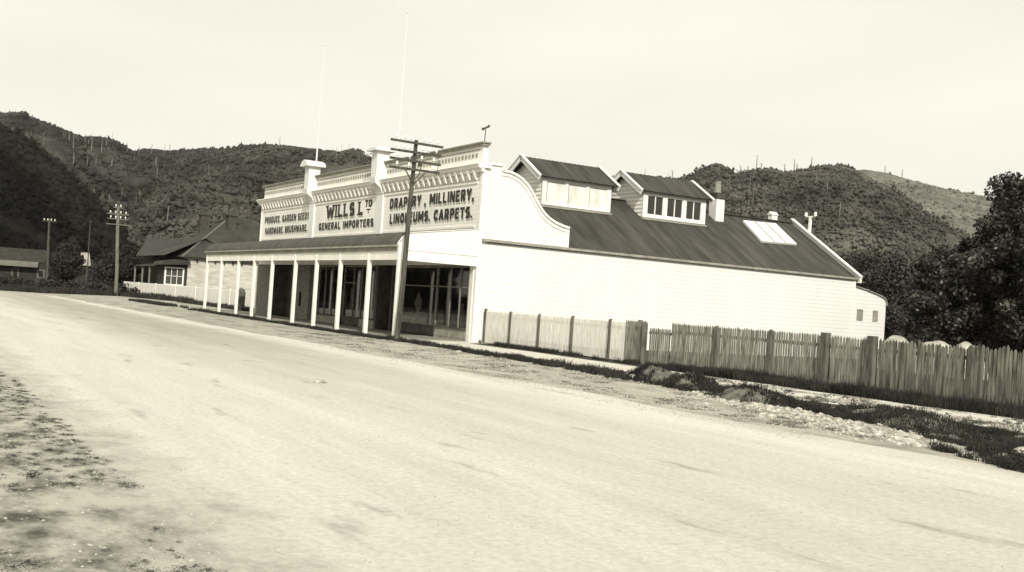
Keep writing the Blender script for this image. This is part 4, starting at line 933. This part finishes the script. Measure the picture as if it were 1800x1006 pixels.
fence('picket_fence',11.68,17.62,FY,1.40,.089,.061,M['picket'],[(15.85,.10),(13.7,.07)],'long grey picket fence between the low gate and the wide-post gate','fence',.10,.012,4)
g2=T('garden_gate',(18.5,FY,0),'tall picket gate between two thick square posts','gate')
for x in (17.78,19.25): g2.part('gate_post',MB().box(x-.095,x+.095,FY-.12,FY+.06,-.1,1.45),M['post'])
g2.part('pickets',pickets(MB(),17.98,19.1,FY,1.38,.089,.066,random.Random(5),.012),M['picket'])
g2.part('rail',MB().box(17.92,19.11,FY+.01,FY+.07,1.07,1.16).box(17.92,19.11,FY+.01,FY+.07,.3,.39),M['post'])
fence('picket_fence',19.42,34,FY,1.38,.093,.072,M['picketdark'],[21.95,24.6,27.2,30],'weathered uneven picket fence running out of the right side of the picture','fence',.12,.035,6)

# house fence and the low fence between house and store
fence('picket_fence',-84,-51.3,2.35,1.35,.14,.10,M['picketpale'],[-76,-68,-60],'white picket fence in front of the distant house','fence',.12,.01,7,mpost='picketpale')
fence('picket_fence',-50.9,-29.0,1.9,1.35,.14,.11,M['picketpale'],[(-51.1,.16),(-41,.14)],'low whitish picket fence seen through the far veranda posts','fence',.12,.01,8,mpost='picketpale')
mb=MB().lathe((-33.2,.4,0),[(.30,-.1),(.32,1.2),(.25,1.45),(0,1.55)],12); thing('tree_stump',mb,M['post'],'dark upright round-topped stump by the low fence behind the veranda','stump',(-33.2,.4,0),smooth=True)

# haystacks
for c,sx,sy,h,lb in (((8.2,15.2,0),.95,.9,1.42,'left pale haystack behind the picket fence'),((10.2,15.0,0),1.1,1.0,1.40,'middle haystack, broader, behind the picket fence'),((11.9,14.4,0),.9,.8,1.32,'lowest haystack nearest the largest tree')):
    mound(c,sx,sy,h,lb,M['hay'],'haystack','haystack',int(c[0]),0)

# ------------------------------------------------------------------ distant house
HX=-69; HT=4.1; H=T('wooden_house',(-76,8,0),'single-storey weatherboard house with hipped iron roof and two chimneys, left of the store','house')
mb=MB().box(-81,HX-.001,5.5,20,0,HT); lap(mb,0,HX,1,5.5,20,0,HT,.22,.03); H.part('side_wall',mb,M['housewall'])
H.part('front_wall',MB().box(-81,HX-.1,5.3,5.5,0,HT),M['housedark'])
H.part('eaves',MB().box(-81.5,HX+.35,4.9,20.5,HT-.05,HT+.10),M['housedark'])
for y in (6.3,7.2,8.1,9,9.9,10.8): H.part('eaves_bracket',MB().box(HX+.03,HX+.2,y,y+.12,HT-.35,HT-.05),M['housedark'])
mb=MB(); z0=HT+.1; zr=8.9; A_=(HX+.45,4.75,z0); B_=(HX+.45,20.6,z0); C_=(-81.6,20.6,z0); D_=(-81.6,4.75,z0); R1=(-75.2,11.0,zr); R2=(-75.2,13.6,zr)
mb.quad(A_,B_,R2,R1).quad(B_,C_,R2).quad(C_,D_,R1,R2).quad(D_,A_,R1)
rf=H.part('roof',mb,M['houseiron'])
H.part('hip_cap',MB().bar(A_,R1,.2,.06).bar(B_,R2,.2,.06).bar(R1,R2,.2,.06),M['dimiron'],rf)
mb=MB(); mb.quad((-84,3.4,4.25),(-70,3.4,4.25),(-71,7.6,6.3),(-99,7.6,6.9)).quad((-99,7.6,6.9),(-71,7.6,6.3),(-70,11,4.2),(-99,11,4.6)); wr_=H.part('wing_roof',mb,M['houseiron'])
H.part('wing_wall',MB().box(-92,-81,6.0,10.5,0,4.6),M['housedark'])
H.part('porch_roof',MB().quad((-81,2.7,3.1),(-71.2,2.7,3.1),(-71.2,5.5,3.9),(-81,5.5,3.9)),M['houseiron'])
for x in (-80.8,-77,-73.6): H.part('porch_post',MB().box(x-.07,x+.07,2.75,2.9,0,3.1),M['oldpaint'])
# bay with window towards the store
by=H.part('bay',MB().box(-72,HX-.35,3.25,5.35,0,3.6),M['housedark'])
H.part('bay_hood',MB().prism([(2.75,3.25),(5.6,3.45),(5.6,3.85),(4.2,3.88),(3.0,3.6)],0,-72.3,HX+.5),M['houseiron'],by)
wx=HX-.34
fr=H.part('window',MB().box(wx,wx+.1,3.35,3.5,1.3,3.1).box(wx,wx+.1,5.1,5.25,1.3,3.1).box(wx,wx+.1,3.5,5.1,1.3,1.42).box(wx,wx+.1,3.5,5.1,2.98,3.1).box(wx,wx+.08,4.0,4.05,1.42,2.98).box(wx,wx+.08,4.55,4.6,1.42,2.98).box(wx,wx+.08,3.5,5.1,2.2,2.25).box(wx,wx+.12,3.3,5.3,1.2,1.3),M['trim'],by)
H.part('pane',MB().box(wx,wx+.02,3.5,5.1,1.42,2.98),M['metal'],by)
for (x,y,z0_,z1_,w_) in ((-78.5,9.2,6.5,9.1,.42),(-73.6,10.8,6.8,9.0,.55)):
    c=H.part('chimney',MB().box(x-w_,x+w_,y-.45,y+.45,z0_,z1_).box(x-w_-.12,x+w_+.12,y-.6,y+.6,z1_,z1_+.16),M['brick'])
    for k in (-.3,0,.3): H.part('chimney_pot',MB().lathe((x,y+k,z1_+.16),[(.1,0),(.08,.4),(.11,.42)],8),M['brick'],c)

# ------------------------------------------------------------------ far left buildings and trees
def facing(c,az):   # local frame turned to face the road
    return c
BL=T('long_building',(-106,-7,0),'long grey building with a pale lower roof at the far left edge','building')
bx0,by0=-105.8,-8.2
def loc(u,v,z,ax=math.radians(80)):   # u along front, v depth
    return (bx0+u*math.cos(ax)-v*math.sin(ax)*1.0, by0+u*math.sin(ax)+v*math.cos(ax), z)
def lbox(u0,u1,v0,v1,z0,z1):
    mb=MB(); c=[loc(u0,v0,z0),loc(u1,v0,z0),loc(u1,v1,z0),loc(u0,v1,z0),loc(u0,v0,z1),loc(u1,v0,z1),loc(u1,v1,z1),loc(u0,v1,z1)]
    mb.v=c; mb.f=[(0,3,2,1),(4,5,6,7),(0,1,5,4),(1,2,6,5),(2,3,7,6),(3,0,4,7)]; return mb
BL.part('wall',lbox(-5,5.2,0,6,0,2.9),M['farwall'])
BL.part('roof',MB().quad(loc(-5.3,-.1,3.0),loc(5.4,-.1,3.0),loc(5.1,3,4.6),loc(-5.3,3,4.6)).quad(loc(-5.3,3,4.6),loc(5.1,3,4.6),loc(5.4,6.2,3.0),loc(-5.3,6.2,3.0)),M['farwall'])
BL.part('lower_roof',MB().quad(loc(-5.3,-1.1,2.3),loc(4.3,-1.1,2.3),loc(4.3,-.1,2.99),loc(-5.3,-.1,2.99)),M['dimiron'])
for u0,z0_,z1_ in ((1.3,.9,2.0),(4.2,1.0,2.1),(3.9,-.2,.6)):
    wf=BL.part('window',lbox(u0,u0+.9,-.05,0,z0_,z1_),M['dimiron']); BL.part('pane',lbox(u0+.2,u0+.7,-.08,-.05,z0_+.15,z1_-.15),M['dark'],wf)
bx0,by0=-103,-1.0
SH=T('garden_shed',(-103,0,0),'small shed with a bright iron roof between the two dark trees','shed')
SH.part('wall',lbox(1.1,2.5,0,3,0,3.0),M['farwall'])
SH.part('roof',MB().quad(loc(.9,-.3,2.95),loc(2.8,-.3,2.95),loc(2.5,1.6,4.6),loc(.9,1.6,4.6)).quad(loc(.9,1.6,4.6),loc(2.5,1.6,4.6),loc(2.8,3.3,2.95),loc(.9,3.3,2.95)),M['paleiron'])
GL='dark trees on the far left'
tree('dark_tree',(-95,-2.3,0),1.2,(-95,-2.3,2.6),(1.7,1.7,2.7),50,16000,.26,M['leafdark'],'dense black tree between the grey long building and the bright-roofed shed','tree',31,GL,(.5,.9))
tree('dark_tree',(-91,3.4,0),1.2,(-91,3.4,2.9),(2.0,2.0,3.0),55,18000,.26,M['leafdark'],'rounded black tree behind the pale power pole','tree',32,GL,(.5,.9))
tree('dark_tree',(-99,3.2,0),1.2,(-99,3.2,1.6),(1.6,1.6,1.5),40,9000,.26,M['leafdark'],'low black tree behind the thin mast','tree',33,GL,(.5,.9))
tree('dark_tree',(-104,9,0),1.2,(-104,9,3.0),(2.6,2.6,2.8),50,14000,.3,M['leafdark'],'dark tree left of the wooden house roof','tree',34,GL,(.5,1))
R_=np.random.default_rng(77)
cs=[];rs=[]
for k in range(420):
    t_=R_.random(); az_=math.radians(167+t_*13); rr=150+R_.random()*50; cs.append((CX+rr*math.cos(az_),CY+rr*math.sin(az_),R_.random()*3.4-.5)); rs.append(1.0+R_.random()*1.4)
V,F=leaf_cloud(cs,rs,60000,.42,R_); o=np_mesh('scrub',V,F,M['leafdark']); tag(o,'dark low scrub filling the ground between the far left buildings and the hill','scrub',kind='stuff')
cs=[];rs=[]
for k in range(150):
    f=R_.random(); cs.append((-76-22*f+R_.random()*3,3.5-24*f+R_.random()*2,.1+R_.random()*.5)); rs.append(.5+R_.random()*.5)
V,F=leaf_cloud(cs,rs,26000,.25,R_); o=np_mesh('hedge_scrub',V,F,M['leafdark']); tag(o,'low black hedge growth along the far road bend in front of the grey building','scrub',kind='stuff')
cs=[];rs=[]
for k in range(260):
    az_=math.radians(112+R_.random()*26); rr=75+R_.random()*60; cs.append((CX+rr*math.cos(az_),CY+rr*math.sin(az_),R_.random()*3.2)); rs.append(1.0+R_.random()*1.5)
V,F=leaf_cloud(cs,rs,90000,.32,R_); o=np_mesh('scrub',V,F,M['leafmid']); tag(o,'bushy scrub behind the store and trees at the foot of the right hill','scrub',kind='stuff')

# ------------------------------------------------------------------ air
hz=MB().box(-1150,700,-600,1150,-1.5,210).build('haze',None); tag(hz,'thin pale summer haze between the road and the far hills','haze',kind='stuff')
hm=bpy.data.materials.new('haze'); hm.use_nodes=True; nt=hm.node_tree; nt.nodes.clear(); o_=nt.nodes.new('ShaderNodeOutputMaterial'); pv=nt.nodes.new('ShaderNodeVolumePrincipled')
pv.inputs['Color'].default_value=(.97,.96,.92,1); pv.inputs['Density'].default_value=.00007; pv.inputs['Anisotropy'].default_value=.2; nt.links.new(pv.outputs[0],o_.inputs['Volume']); hz.data.materials.append(hm)
